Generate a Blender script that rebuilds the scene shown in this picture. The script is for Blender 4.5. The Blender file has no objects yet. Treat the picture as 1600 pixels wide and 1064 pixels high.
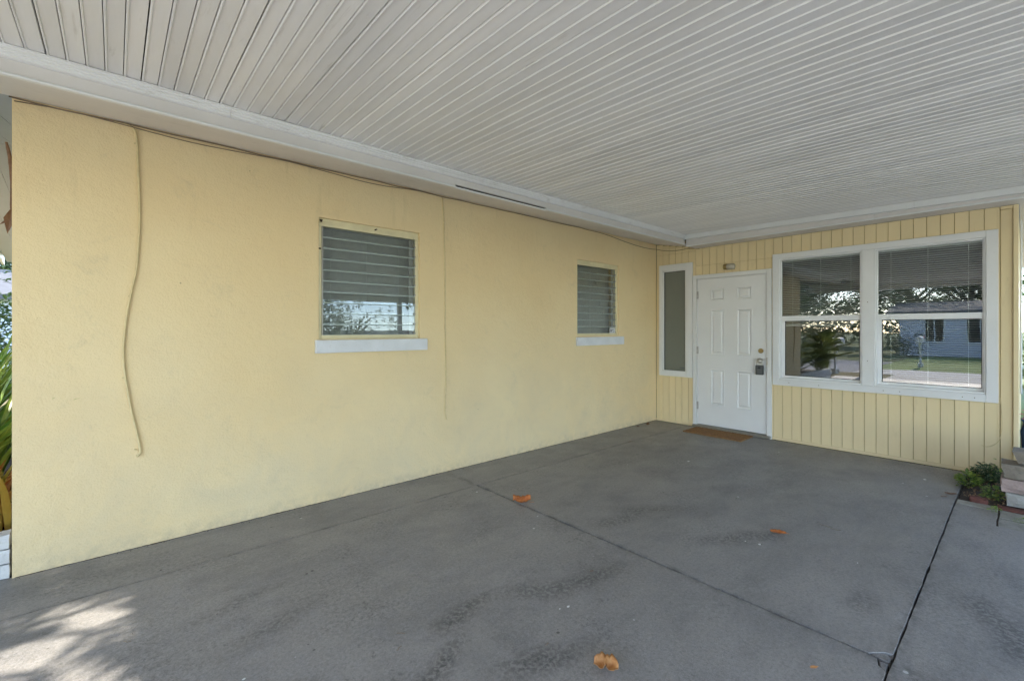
import bpy, bmesh, math, random
from mathutils import Vector, Matrix, noise
random.seed(7)
R = math.radians
scn = bpy.context.scene
COL = scn.collection

# ------------------------------------------------------------------ camera, sky, sun, exposure
cam_d = bpy.data.cameras.new('camera'); cam = bpy.data.objects.new('camera', cam_d); COL.objects.link(cam)
cam.location = (-5.99, -3.58, 1.33)
cam.rotation_euler = (R(90), 0, -math.atan2(0.6614, 0.7500))
cam_d.sensor_width = 36; cam_d.lens = 36*705/1600
cam_d.shift_y = -17/1600
cam_d.clip_start = 0.05; cam_d.clip_end = 600
scn.camera = cam

SUN_EL = R(33.8)
SUN_TO = Vector((-0.999*math.cos(SUN_EL), 0.04*math.cos(SUN_EL), math.sin(SUN_EL))).normalized()   # towards the sun
w = bpy.data.worlds.new('World'); scn.world = w; w.use_nodes = True
nt = w.node_tree; nt.nodes.clear()
sky = nt.nodes.new('ShaderNodeTexSky'); sky.sky_type = 'NISHITA'; sky.sun_disc = False
sky.sun_elevation = SUN_EL; sky.sun_rotation = math.atan2(SUN_TO.x, SUN_TO.y)
sky.air_density = 0.8; sky.dust_density = 0.2; sky.ozone_density = 1.5
bg = nt.nodes.new('ShaderNodeBackground'); bg.inputs[1].default_value = 0.15
ow = nt.nodes.new('ShaderNodeOutputWorld')
wb = nt.nodes.new('ShaderNodeMix'); wb.data_type = 'RGBA'; wb.blend_type = 'MULTIPLY'; wb.inputs[0].default_value = 1; wb.inputs[7].default_value = (1.05, 1.0, .96, 1)   # camera white balance set for open shade
nt.links.new(sky.outputs[0], wb.inputs[6]); nt.links.new(wb.outputs[2], bg.inputs[0]); nt.links.new(bg.outputs[0], ow.inputs[0])
sd = bpy.data.lights.new('sun', 'SUN'); sd.energy = 2.0; sd.angle = R(0.5); sd.color = (1.0, 0.95, 0.87)
sun = bpy.data.objects.new('sun', sd); COL.objects.link(sun)
sd.color = (1.0, 0.92, 0.80)
sun.rotation_euler = SUN_TO.to_track_quat('Z', 'Y').to_euler(); sun.location = (-20, 6, 14)
scn.view_settings.view_transform = 'Standard'; scn.view_settings.look = 'None'
scn.view_settings.exposure = 3.14; scn.view_settings.gamma = 1.0
scn.view_settings.use_curve_mapping = False

# ------------------------------------------------------------------ materials
def new_mat(name):
    m = bpy.data.materials.new(name); m.use_nodes = True
    n = m.node_tree; n.nodes.clear()
    o = n.nodes.new('ShaderNodeOutputMaterial'); b = n.nodes.new('ShaderNodeBsdfPrincipled')
    n.links.new(b.outputs[0], o.inputs[0])
    return m, n, b
def noise_n(n, scale, detail=4, rough=.55, vec=None, dist=0.0):
    t = n.nodes.new('ShaderNodeTexNoise'); t.inputs['Scale'].default_value = scale
    t.inputs['Detail'].default_value = detail; t.inputs['Roughness'].default_value = rough
    t.inputs['Distortion'].default_value = dist
    if vec: n.links.new(vec, t.inputs['Vector'])
    return t.outputs[0]
def ramp(n, src, a, b, va=0.0, vb=1.0):
    r = n.nodes.new('ShaderNodeMapRange'); r.inputs[1].default_value = a; r.inputs[2].default_value = b
    r.inputs[3].default_value = va; r.inputs[4].default_value = vb
    n.links.new(src, r.inputs[0]); return r.outputs[0]
def mixc(n, fac, a, b, mode='MIX'):
    x = n.nodes.new('ShaderNodeMix'); x.data_type = 'RGBA'; x.blend_type = mode
    if isinstance(fac, (int, float)): x.inputs[0].default_value = fac
    else: n.links.new(fac, x.inputs[0])
    for i, v in ((6, a), (7, b)):
        if isinstance(v, tuple): x.inputs[i].default_value = (*v, 1)
        else: n.links.new(v, x.inputs[i])
    return x.outputs[2]
def math_n(n, op, a, b=None):
    x = n.nodes.new('ShaderNodeMath'); x.operation = op
    for i, v in ((0, a), (1, b)):
        if v is None: continue
        if isinstance(v, (int, float)): x.inputs[i].default_value = v
        else: n.links.new(v, x.inputs[i])
    return x.outputs[0]
def pos(n, sx=1, sy=1, sz=1):
    g = n.nodes.new('ShaderNodeNewGeometry')
    m = n.nodes.new('ShaderNodeMapping'); m.inputs['Scale'].default_value = (sx, sy, sz)
    n.links.new(g.outputs['Position'], m.inputs[0]); return m.outputs[0]
def bump(n, b, h, strength, dist):
    x = n.nodes.new('ShaderNodeBump'); x.inputs['Strength'].default_value = strength; x.inputs['Distance'].default_value = dist
    n.links.new(h, x.inputs['Height']); n.links.new(x.outputs[0], b.inputs['Normal'])
def paint(name, col, rough=.55, var=.12, scale=3.0, dirt=None, dirt_amt=.5, dirt_lo=.58, dirt_hi=.75, bumps=None, stretch=(1,1,1), metallic=0, dscale=None, spec=.5):
    m, n, b = new_mat(name); p = pos(n, *stretch)
    f = noise_n(n, scale, 5, .6, p)
    c = mixc(n, ramp(n, f, .3, .7), tuple(x*(1-var) for x in col), tuple(min(1, x*(1+var*.4)) for x in col))
    if dirt:
        d = noise_n(n, dscale or scale*4, 8, .72, p, .4)
        c = mixc(n, ramp(n, d, dirt_lo, dirt_hi, 0, dirt_amt), c, dirt)
    n.links.new(c, b.inputs['Base Color']); b.inputs['Roughness'].default_value = rough; b.inputs['Metallic'].default_value = metallic
    b.inputs['Specular IOR Level'].default_value = spec
    if bumps: bump(n, b, noise_n(n, bumps[0], 6, .6, p), bumps[1], bumps[2])
    return m
def plain(name, col, rough=.5, metallic=0.0):
    m, n, b = new_mat(name)
    f = noise_n(n, 30, 3, .5, pos(n))
    n.links.new(mixc(n, ramp(n, f, .3, .7), tuple(x*.86 for x in col), col), b.inputs['Base Color'])
    b.inputs['Roughness'].default_value = rough; b.inputs['Metallic'].default_value = metallic
    return m

def tone(m, amt):
    n = m.node_tree; b = [x for x in n.nodes if x.type == 'BSDF_PRINCIPLED'][0]
    src = b.inputs['Base Color'].links[0].from_socket
    oi = n.nodes.new('ShaderNodeObjectInfo'); f = ramp(n, oi.outputs['Random'], 0, 1, 1-amt, 1)
    x = n.nodes.new('ShaderNodeVectorMath'); x.operation = 'SCALE'; n.links.new(src, x.inputs[0]); n.links.new(f, x.inputs['Scale'])
    n.links.new(x.outputs[0], b.inputs['Base Color']); return m
def stucco_mat():
    m, n, b = new_mat('yellow_stucco'); p = pos(n)
    big = noise_n(n, .9, 4, .6, p)
    c = mixc(n, ramp(n, big, .3, .7), (.795, .610, .335), (.832, .668, .395))
    # dust and rain splash near the ground, faint smudges
    sp = n.nodes.new('ShaderNodeSeparateXYZ'); n.links.new(p, sp.inputs[0])
    low = ramp(n, sp.outputs[2], 0.0, 1.5, 1, 0)
    mid = noise_n(n, 2.2, 7, .68, p, .6)
    dirt = math_n(n, 'MULTIPLY', low, ramp(n, mid, .35, .7))
    c = mixc(n, math_n(n, 'MULTIPLY', dirt, .45), c, (.58, .50, .36))
    sm = ramp(n, noise_n(n, 4.5, 10, .8, p, .5), .56, .76, 0, .30)
    c = mixc(n, sm, c, (.40, .36, .26))
    v = n.nodes.new('ShaderNodeTexVoronoi'); v.inputs['Scale'].default_value = 5.5; n.links.new(p, v.inputs['Vector'])
    sc = n.nodes.new('ShaderNodeSeparateColor'); n.links.new(v.outputs['Color'], sc.inputs[0])
    spot = math_n(n, 'MULTIPLY', math_n(n, 'LESS_THAN', v.outputs['Distance'], .028), math_n(n, 'GREATER_THAN', sc.outputs[0], .72))
    c = mixc(n, math_n(n, 'MULTIPLY', spot, .6), c, (.20, .15, .09))
    # faint drips below the eave and splash line at the foot
    dr = ramp(n, noise_n(n, 9, 5, .7, pos(n, 1, 1, .12)), .58, .74)
    up = ramp(n, sp.outputs[2], 1.6, 2.6, 0, .30)
    c = mixc(n, math_n(n, 'MULTIPLY', dr, up), c, (.42, .33, .17))
    foot = math_n(n, 'MULTIPLY', ramp(n, sp.outputs[2], 0, .10, .42, 0), ramp(n, noise_n(n, 14, 8, .75, p), .40, .62))
    c = mixc(n, foot, c, (.30, .27, .21))
    n.links.new(c, b.inputs['Base Color']); b.inputs['Roughness'].default_value = .62; b.inputs['Specular IOR Level'].default_value = .35
    h = math_n(n, 'ADD', math_n(n, 'MULTIPLY', noise_n(n, 85, 4, .7, p), .8), math_n(n, 'MULTIPLY', noise_n(n, 28, 5, .6, p), .9))
    h = math_n(n, 'ADD', h, math_n(n, 'MULTIPLY', noise_n(n, 2.0, 3, .5, p), 5.0))
    bump(n, b, h, .62, .008)
    return m

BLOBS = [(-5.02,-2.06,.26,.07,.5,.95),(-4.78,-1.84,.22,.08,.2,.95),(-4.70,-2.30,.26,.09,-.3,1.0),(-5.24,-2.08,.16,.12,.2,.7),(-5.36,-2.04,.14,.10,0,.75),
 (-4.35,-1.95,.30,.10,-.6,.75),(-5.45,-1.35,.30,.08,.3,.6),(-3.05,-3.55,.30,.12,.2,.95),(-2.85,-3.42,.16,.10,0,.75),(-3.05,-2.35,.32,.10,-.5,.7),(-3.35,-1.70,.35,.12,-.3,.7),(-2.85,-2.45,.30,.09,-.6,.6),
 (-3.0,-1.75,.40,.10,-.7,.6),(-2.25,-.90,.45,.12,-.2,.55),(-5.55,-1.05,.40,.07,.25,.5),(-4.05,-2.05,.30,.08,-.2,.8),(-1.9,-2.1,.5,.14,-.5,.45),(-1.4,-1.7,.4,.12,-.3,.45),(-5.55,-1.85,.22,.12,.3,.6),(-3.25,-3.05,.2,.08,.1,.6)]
def floor_mat():
    m, n, b = new_mat('painted_concrete'); p = pos(n)
    c = mixc(n, ramp(n, noise_n(n, .8, 5, .6, p), .3, .7), (.240, .227, .211), (.305, .290, .271))
    st = noise_n(n, 1.5, 9, .74, pos(n, 1.2, 2.2, 1), .2)
    c = mixc(n, ramp(n, st, .46, .64, 0, .72), c, (.150, .148, .146))
    # speckled worn patches: fine grit showing in loose clusters
    mask = ramp(n, noise_n(n, 1.9, 6, .65, p, .3), .47, .66)
    grain = ramp(n, noise_n(n, 55, 2, .6, p, .4), .46, .62)
    c = mixc(n, math_n(n, 'MULTIPLY', math_n(n, 'MULTIPLY', mask, grain), .62), c, (.075, .074, .074))
    grain2 = ramp(n, noise_n(n, 38, 3, .65, p, .5), .54, .66)
    mask2 = ramp(n, noise_n(n, 2.8, 5, .65, pos(n, 1, 1.3, 2), .3), .52, .66)
    c = mixc(n, math_n(n, 'MULTIPLY', math_n(n, 'MULTIPLY', mask2, grain2), .75), c, (.055, .054, .054))
    salt = noise_n(n, 62, 3, .7, p)
    c = mixc(n, ramp(n, salt, .48, .64, 0, .46), c, (.13, .128, .126))
    c = mixc(n, ramp(n, noise_n(n, 70, 6, .9, pos(n, 1, 1, 3)), .52, .62, 0, .35), c, (.42, .415, .41))
    fine = noise_n(n, 210, 4, .7, p)
    c = mixc(n, ramp(n, fine, .42, .68, 0, .45), c, (.36, .355, .35))
    c = mixc(n, ramp(n, noise_n(n, 150, 5, .8, pos(n, 1, 1, 5)), .54, .64, 0, .40), c, (.11, .11, .11))
    # known worn and oily patches, each with its own ragged outline
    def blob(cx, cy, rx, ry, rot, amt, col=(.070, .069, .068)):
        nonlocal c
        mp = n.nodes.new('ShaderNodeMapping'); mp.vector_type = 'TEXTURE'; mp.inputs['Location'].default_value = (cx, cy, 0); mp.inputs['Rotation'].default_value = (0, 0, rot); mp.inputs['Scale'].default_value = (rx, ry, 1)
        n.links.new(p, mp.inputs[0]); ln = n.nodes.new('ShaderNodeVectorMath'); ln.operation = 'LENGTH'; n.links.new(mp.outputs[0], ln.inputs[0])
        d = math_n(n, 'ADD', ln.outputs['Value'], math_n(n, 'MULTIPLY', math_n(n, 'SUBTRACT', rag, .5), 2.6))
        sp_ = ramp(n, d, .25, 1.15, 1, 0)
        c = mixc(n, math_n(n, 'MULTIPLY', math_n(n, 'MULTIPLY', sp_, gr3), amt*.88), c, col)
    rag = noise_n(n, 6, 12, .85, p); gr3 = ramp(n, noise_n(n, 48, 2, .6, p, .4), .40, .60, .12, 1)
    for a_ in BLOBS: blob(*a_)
    # grime gathered along the open joints
    sx = n.nodes.new('ShaderNodeSeparateXYZ'); n.links.new(p, sx.inputs[0])
    jr = ramp(n, noise_n(n, 9, 8, .75, p), .44, .62)
    for (ax, v0, wd, am) in ((0, -3.665, .045, .75), (1, -3.232, .040, .7), (1, -.487, .025, .55)):
        dd = math_n(n, 'ABSOLUTE', math_n(n, 'SUBTRACT', sx.outputs[ax], v0))
        c = mixc(n, math_n(n, 'MULTIPLY', math_n(n, 'MULTIPLY', ramp(n, dd, 0, wd, 1, 0), jr), am), c, (.06, .058, .055))
    def spots(scale, thr, pick, col, amt):
        nonlocal c
        v = n.nodes.new('ShaderNodeTexVoronoi'); v.inputs['Scale'].default_value = scale; n.links.new(p, v.inputs['Vector'])
        sc = n.nodes.new('ShaderNodeSeparateColor'); n.links.new(v.outputs['Color'], sc.inputs[0])
        wob = math_n(n, 'ADD', v.outputs['Distance'], math_n(n, 'MULTIPLY', noise_n(n, scale*14, 3, .6, p), .03))
        s = math_n(n, 'MULTIPLY', math_n(n, 'LESS_THAN', wob, thr+.015), math_n(n, 'GREATER_THAN', sc.outputs[0], pick))
        c = mixc(n, math_n(n, 'MULTIPLY', s, amt*.88), c, col)
    spots(3.6, .030, .72, (.62, .62, .62), .8)
    spots(7.0, .030, .80, (.45, .45, .45), .7)
    spots(6.0, .045, .76, (.03, .028, .026), .8)
    spots(11., .05, .80, (.035, .033, .03), .7)
    n.links.new(c, b.inputs['Base Color'])
    n.links.new(ramp(n, noise_n(n, 2.4, 4, .6, p), .3, .7, .42, .66), b.inputs['Roughness'])
    b.inputs['Specular IOR Level'].default_value = .4
    h = math_n(n, 'ADD', noise_n(n, 65, 6, .75, p), math_n(n, 'MULTIPLY', noise_n(n, 6, 5, .6, p), 1.6))
    bump(n, b, h, .6, .005)
    return m

def glass_mat(name, tint=(.80, .86, .84), k=3.2):
    m = bpy.data.materials.new(name); m.use_nodes = True; n = m.node_tree; n.nodes.clear()
    o = n.nodes.new('ShaderNodeOutputMaterial'); t = n.nodes.new('ShaderNodeBsdfTransparent'); t.inputs[0].default_value = (*tint, 1)
    g = n.nodes.new('ShaderNodeBsdfGlossy'); g.inputs['Roughness'].default_value = 0.012; g.inputs[0].default_value = (.95, .97, 1, 1)
    f = n.nodes.new('ShaderNodeFresnel'); f.inputs[0].default_value = 1.52
    gm = n.nodes.new('ShaderNodeNewGeometry')
    inv = math_n(n, 'SUBTRACT', 1.0, gm.outputs['Backfacing'])
    fac = math_n(n, 'MULTIPLY', math_n(n, 'MULTIPLY', f.outputs[0], k), inv)
    t2 = n.nodes.new('ShaderNodeBsdfTransparent')
    mx0 = n.nodes.new('ShaderNodeMixShader'); n.links.new(gm.outputs['Backfacing'], mx0.inputs[0])
    n.links.new(t.outputs[0], mx0.inputs[1]); n.links.new(t2.outputs[0], mx0.inputs[2])
    mx = n.nodes.new('ShaderNodeMixShader'); n.links.new(fac, mx.inputs[0]); n.links.new(mx0.outputs[0], mx.inputs[1]); n.links.new(g.outputs[0], mx.inputs[2])
    n.links.new(mx.outputs[0], o.inputs[0])
    bp = n.nodes.new('ShaderNodeBump'); bp.inputs['Strength'].default_value = .025; bp.inputs['Distance'].default_value = .02
    n.links.new(noise_n(n, 1.6, 2, .5, pos(n)), bp.inputs['Height']); n.links.new(bp.outputs[0], g.inputs['Normal'])
    return m

def leaf_mat(name, c1, c2, rough=.5, trans=.25):
    m, n, b = new_mat(name)
    g = n.nodes.new('ShaderNodeNewGeometry')
    c = mixc(n, g.outputs['Random Per Island'], c1, c2)
    n.links.new(c, b.inputs['Base Color']); b.inputs['Roughness'].default_value = rough
    t = n.nodes.new('ShaderNodeBsdfTranslucent'); n.links.new(c, t.inputs[0])
    mx = n.nodes.new('ShaderNodeMixShader'); mx.inputs[0].default_value = trans
    o = [x for x in n.nodes if x.type == 'OUTPUT_MATERIAL'][0]
    n.links.new(b.outputs[0], mx.inputs[1]); n.links.new(t.outputs[0], mx.inputs[2]); n.links.new(mx.outputs[0], o.inputs[0])
    return m

def dry_leaf_mat(name, c1, c2, scale=60):
    m, n, b = new_mat(name)
    tc = n.nodes.new('ShaderNodeTexCoord')
    f = noise_n(n, scale, 5, .65, tc.outputs['Object'])
    n.links.new(mixc(n, ramp(n, f, .35, .65), c1, c2), b.inputs['Base Color']); b.inputs['Roughness'].default_value = .6
    bump(n, b, f, .4, .002)
    return m

M = dict(
 stucco=stucco_mat(), floor=floor_mat(),
 siding=paint('yellow_siding', (.82, .665, .385), .55, .07, 2.5, (.42, .33, .18), .40, .60, .80, (60, .25, .003), (1, 1, .25), dscale=9),
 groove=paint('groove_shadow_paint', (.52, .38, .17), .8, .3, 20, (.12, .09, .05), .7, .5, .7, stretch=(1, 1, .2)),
 yframe=paint('yellow_window_frame', (.74, .66, .42), .5, .12, 9, (.22, .16, .09), .6, .60, .72, (80, .2, .002)),
 white=paint('white_paint', (.76, .755, .74), .42, .05, 3, (.50, .46, .40), .35, .62, .80, (45, .12, .002)),
 vinyl=paint('white_vinyl', (.80, .80, .79), .35, .04, 3, (.55, .50, .42), .3, .64, .80),
 sill=paint('white_sill', (.70, .71, .73), .6, .10, 8, (.42, .40, .38), .5, .55, .75, (50, .3, .003)),
 door=paint('white_door', (.78, .775, .765), .38, .04, 2, (.60, .57, .52), .3, .62, .80),
 slat=paint('ceiling_white', (.82, .80, .78), .42, .10, 1.4, (.36, .31, .25), .50, .60, .78, (30, .1, .002), (4, .5, 1), dscale=5),
 slat_b=paint('ceiling_white_grey', (.79, .775, .765), .42, .10, 1.4, (.36, .32, .27), .50, .60, .78, (30, .1, .002), (4, .5, 1), dscale=6),
 trim=paint('trim_white_dirty', (.80, .785, .77), .5, .10, 2.5, (.40, .36, .31), .55, .56, .76, (35, .15, .003), (.5, 1.5, 2), dscale=14),
 fascia=paint('fascia_pinkish', (.70, .655, .62), .55, .10, 2, (.44, .38, .33), .4, .6, .8, (35, .15, .003)),
 soffit=paint('soffit_pinkish', (.70, .66, .63), .6, .10, 2, (.40, .35, .30), .45, .58, .8, (35, .15, .003), dscale=7),
 dark=plain('dark_gap', (.015, .013, .012), .9),
 cable=plain('dark_cable', (.23, .17, .11), .8),
 ycable=plain('painted_cable', (.70, .56, .30), .55),
 brass=plain('aged_brass', (.42, .31, .14), .3, 1), steel=plain('satin_steel', (.55, .53, .50), .28, 1),
 black=plain('black_plastic', (.022, .022, .024), .4), greyp=plain('grey_plastic', (.12, .125, .13), .4),
 alu=plain('aluminium', (.42, .40, .36), .4, .8),
 glass=glass_mat('window_glass'), jglass=glass_mat('louver_glass', (.74, .78, .76), 1.8),
 gedge=plain('glass_edge', (.36, .42, .39), .3),
 frost=paint('frosted_film', (.185, .195, .165), .35, .08, 2, None, spec=.5),
 blind=plain('blind_white', (.74, .73, .70), .5), blind_d=plain('blind_grey', (.50, .51, .49), .6),
 room=plain('room_wall', (.30, .29, .27), .9), roomfl=plain('room_floor', (.14, .12, .10), .8),
 mat=paint('coir', (.30, .155, .055), .95, .35, 40, (.10, .05, .02), .7, .45, .65, (220, .8, .006), dscale=120),
 soil=paint('soil', (.055, .035, .022), .95, .4, 12, (.02, .014, .01), .7, .4, .7, (40, .8, .02)),
 conc=paint('pale_concrete', (.50, .48, .45), .85, .15, 1.2, (.22, .21, .20), .5, .5, .75, (30, .3, .004)),
 paver=paint('old_paver', (.33, .32, .28), .9, .25, 9, (.10, .10, .07), .6, .5, .7, (70, .5, .006)),
 blockt=paint('tan_block', (.27, .23, .18), .9, .25, 14, (.11, .09, .07), .6, .5, .7, (60, .7, .012)),
 blockp=paint('pink_block', (.40, .30, .265), .9, .2, 14, (.20, .15, .13), .5, .5, .7, (60, .7, .012)),
 blockg=paint('grey_block', (.36, .35, .32), .9, .2, 14, (.16, .16, .13), .5, .5, .7, (60, .7, .012)),
 red=paint('red_brick', (.15, .055, .042), .9, .3, 14, (.05, .025, .02), .6, .5, .7, (60, .6, .01)),
 wbrick=paint('white_brick', (.66, .655, .65), .7, .12, 8, (.38, .36, .33), .5, .52, .72, (40, .6, .008)),
 asphalt=paint('road_surface', (.23, .23, .235), .9, .12, .6, (.13, .13, .13), .4, .5, .7),
 flawn=paint('front_lawn', (.17, .235, .055), .95, .3, .8, (.26, .24, .09), .5, .5, .7, (25, .5, .03), dscale=2),
 grass=paint('lawn', (.13, .165, .045), .95, .4, .5, (.22, .17, .07), .6, .48, .66, (25, .6, .03), dscale=1.5),
 dgrass=paint('dry_lawn', (.20, .155, .055), .95, .35, .8, (.09, .11, .03), .7, .45, .62, (25, .6, .03), dscale=2.5),
 hwall=paint('lilac_siding', (.66, .67, .73), .7, .08, 1, None), roofm=paint('shingle', (.13, .125, .12), .9, .25, 3, None),
 bwall=paint('blue_grey_wall', (.36, .44, .54), .7, .08, 1, None),
 dglass=plain('dark_window', (.03, .035, .04), .08),
 bark=paint('bark', (.14, .105, .075), .95, .35, 9, (.05, .04, .03), .6, .45, .7, (20, .8, .02)),
 leaf=leaf_mat('tree_leaf', (.030, .060, .016), (.075, .115, .030)),
 palm=leaf_mat('palm_leaf', (.09, .16, .025), (.32, .34, .07), .4, .5),
 strap=leaf_mat('strap_leaf', (.09, .22, .03), (.34, .40, .06), .4, .35),
 croton=leaf_mat('croton_leaf', (.42, .12, .03), (.38, .30, .04), .45, .3),
 weed=leaf_mat('weed_leaf', (.08, .17, .03), (.30, .38, .06), .5, .25),
 weedd=leaf_mat('dark_weed_leaf', (.03, .065, .03), (.09, .15, .06), .5, .2),
 lf1=dry_leaf_mat('orange_dry_leaf', (.40, .095, .018), (.56, .20, .05)),
 lf2=dry_leaf_mat('tan_dry_leaf', (.50, .22, .07), (.62, .33, .13)),
 lf3=dry_leaf_mat('brown_dry_leaf', (.13, .06, .030), (.22, .115, .06)),
 litter=leaf_mat('leaf_litter', (.16, .075, .03), (.42, .27, .13), .8, .1),
 blue=plain('blue_glaze', (.03, .07, .17), .25), petal=leaf_mat('red_petal', (.50, .02, .06), (.60, .05, .12), .5, .2),
 wpaint=plain('paint_drip', (.72, .72, .71), .5), stick=plain('sticker_white', (.72, .72, .72), .4),
)

tone(M['slat'], .07); tone(M['slat_b'], .07); tone(M['siding'], .05)
# ------------------------------------------------------------------ helpers
WLOC = {}
def wloc(o): return WLOC.get(o.name, Vector((0, 0, 0)))
def tag(o, label, cat, group=None, kind=None):
    if label: o['label'] = label
    if cat: o['category'] = cat
    if group: o['group'] = group
    if kind: o['kind'] = kind
    return o
def thing(name, loc, label=None, cat=None, group=None, kind=None):
    o = bpy.data.objects.new(name, None); o.empty_display_size = .2; COL.objects.link(o); o.location = loc
    WLOC[o.name] = Vector(loc); return tag(o, label, cat, group, kind)
def obj(name, bm, mats, parent=None, smooth=False, base=None):
    vs = bm.verts
    if base is None:
        lo = [min(v.co[i] for v in vs) for i in range(3)]; hi = [max(v.co[i] for v in vs) for i in range(3)]
        base = Vector(((lo[0]+hi[0])/2, (lo[1]+hi[1])/2, lo[2]))
    base = Vector(base)
    for v in vs: v.co -= base
    me = bpy.data.meshes.new(name); bm.normal_update(); bm.to_mesh(me); bm.free()
    for m in (mats if isinstance(mats, (list, tuple)) else [mats]): me.materials.append(m)
    if smooth:
        for p in me.polygons: p.use_smooth = True
    o = bpy.data.objects.new(name, me); COL.objects.link(o)
    if parent: o.parent = parent; o.location = base - wloc(parent)
    else: o.location = base
    WLOC[o.name] = base
    return o
def bx(bm, x0, x1, y0, y1, z0, z1, bev=0.0, mi=0):
    x0, x1 = sorted((x0, x1)); y0, y1 = sorted((y0, y1)); z0, z1 = sorted((z0, z1))
    r = bmesh.ops.create_cube(bm, size=1, matrix=Matrix.Translation(((x0+x1)/2, (y0+y1)/2, (z0+z1)/2)) @ Matrix.Diagonal((x1-x0, y1-y0, z1-z0, 1)))
    vs = r['verts']; fs = {f for v in vs for f in v.link_faces}
    for f in fs: f.material_index = mi
    if bev: bmesh.ops.bevel(bm, geom=list({e for f in fs for e in f.edges}), offset=bev, segments=1, affect='EDGES', profile=.5)
    return vs
def box(name, mat, parent, *a, bev=0.0):
    bm = bmesh.new(); bx(bm, *a, bev=bev); return obj(name, bm, mat, parent)
def tube(bm, pts, rad, seg=8, mi=0, caps=True):
    pts = [Vector(p) for p in pts]; rings = []
    rr = rad if isinstance(rad, (list, tuple)) else [rad]*len(pts)
    up = None
    for i, p in enumerate(pts):
        d = (pts[min(i+1, len(pts)-1)] - pts[max(i-1, 0)]).normalized()
        if up is None:
            up = Vector((0, 0, 1)) if abs(d.z) < .9 else Vector((1, 0, 0))
        a = d.cross(up).normalized(); b = a.cross(d).normalized(); up = b
        rings.append([bm.verts.new(p + (a*math.cos(2*math.pi*k/seg) + b*math.sin(2*math.pi*k/seg))*rr[i]) for k in range(seg)])
    for i in range(len(rings)-1):
        for k in range(seg):
            f = bm.faces.new((rings[i][k], rings[i][(k+1) % seg], rings[i+1][(k+1) % seg], rings[i+1][k])); f.material_index = mi; f.smooth = True
    if caps:
        bm.faces.new(rings[0]).material_index = mi; bm.faces.new(rings[-1][::-1]).material_index = mi
def spline(pts, n=6):
    out = []; P = [Vector(p) for p in pts]; P = [P[0]*2-P[1]] + P + [P[-1]*2-P[-2]]
    for i in range(1, len(P)-2):
        for k in range(n):
            t = k/n; a, b, c, d = P[i-1:i+3]
            out.append(.5*((2*b) + (c-a)*t + (2*a-5*b+4*c-d)*t*t + (3*b-a-3*c+d)*t**3))
    out.append(P[-2]); return out
def lathe(bm, origin, axis, prof, seg=20, mi=0):
    axis = Vector(axis).normalized(); u = axis.orthogonal().normalized(); v = axis.cross(u); rings = []
    for d, r in prof:
        rings.append([bm.verts.new(Vector(origin)+axis*d+(u*math.cos(2*math.pi*k/seg)+v*math.sin(2*math.pi*k/seg))*max(r, 1e-4)) for k in range(seg)])
    for i in range(len(rings)-1):
        for k in range(seg):
            f = bm.faces.new((rings[i][k], rings[i][(k+1) % seg], rings[i+1][(k+1) % seg], rings[i+1][k])); f.material_index = mi; f.smooth = True
    bm.faces.new(rings[0][::-1]); bm.faces.new(rings[-1])
def holed_wall(bm, ucuts, zcuts, inside, face, back, place):
    """panel in (u, z) with front at depth face and back at depth back; inside(u, z) False where open"""
    U, Z = sorted(ucuts), sorted(zcuts); cache = {}
    def V(i, j, d):
        k = (i, j, d)
        if k not in cache: cache[k] = bm.verts.new(place(U[i], Z[j], d))
        return cache[k]
    solid = lambda i, j: 0 <= i < len(U)-1 and 0 <= j < len(Z)-1 and inside((U[i]+U[i+1])/2, (Z[j]+Z[j+1])/2)
    for i in range(len(U)-1):
        for j in range(len(Z)-1):
            if not solid(i, j): continue
            for d in (face, back): bm.faces.new((V(i, j, d), V(i+1, j, d), V(i+1, j+1, d), V(i, j+1, d)))
            for di, dj, a, b in ((-1, 0, (i, j), (i, j+1)), (1, 0, (i+1, j), (i+1, j+1)), (0, -1, (i, j), (i+1, j)), (0, 1, (i, j+1), (i+1, j+1))):
                if not solid(i+di, j+dj):
                    bm.faces.new((V(*a, face), V(*b, face), V(*b, back), V(*a, back)))
    bmesh.ops.recalc_face_normals(bm, faces=bm.faces)
def frange(a, b, st):
    n = max(1, round((b-a)/st)); return [a+(b-a)*i/n for i in range(n+1)]

# ------------------------------------------------------------------ GROUND
gz = -.06
def sheet(name, mat, x0, x1, y0, y1, z):
    bm = bmesh.new(); bmesh.ops.create_grid(bm, x_segments=1, y_segments=1, size=.5, matrix=Matrix.Translation(((x0+x1)/2, (y0+y1)/2, z)) @ Matrix.Diagonal((x1-x0, y1-y0, 1, 1)))
    o = obj(name, bm, mat); o['kind'] = 'structure'; return o
sheet('lawn', M['grass'], -260, 240, -250, 250, gz-.02)
sheet('road', M['asphalt'], -19, -12, -120, 120, gz-.012)
sheet('driveway', M['conc'], -12, -9.72, -6.8, -1.0, gz+.004+.02)
sheet('dry_lawn', M['dgrass'], -11.98, -6.62, -.95, 14, gz-.008)
sheet('side_bounce_pavement', M['conc'], -11.98, 8, -10.5, -6.82, gz-.004)  # pale pad added to bounce light up under the carport ceiling
sheet('front_lawn', M['flawn'], -25.95, -14.2, -40, .1, gz-.004)
sheet('driveway_apron', M['conc'], -14.18, -12.02, -7.5, .1, gz-.002)
sheet('soil', M['soil'], -1.56, -.012, -6.8, -3.24, -.010)

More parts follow.
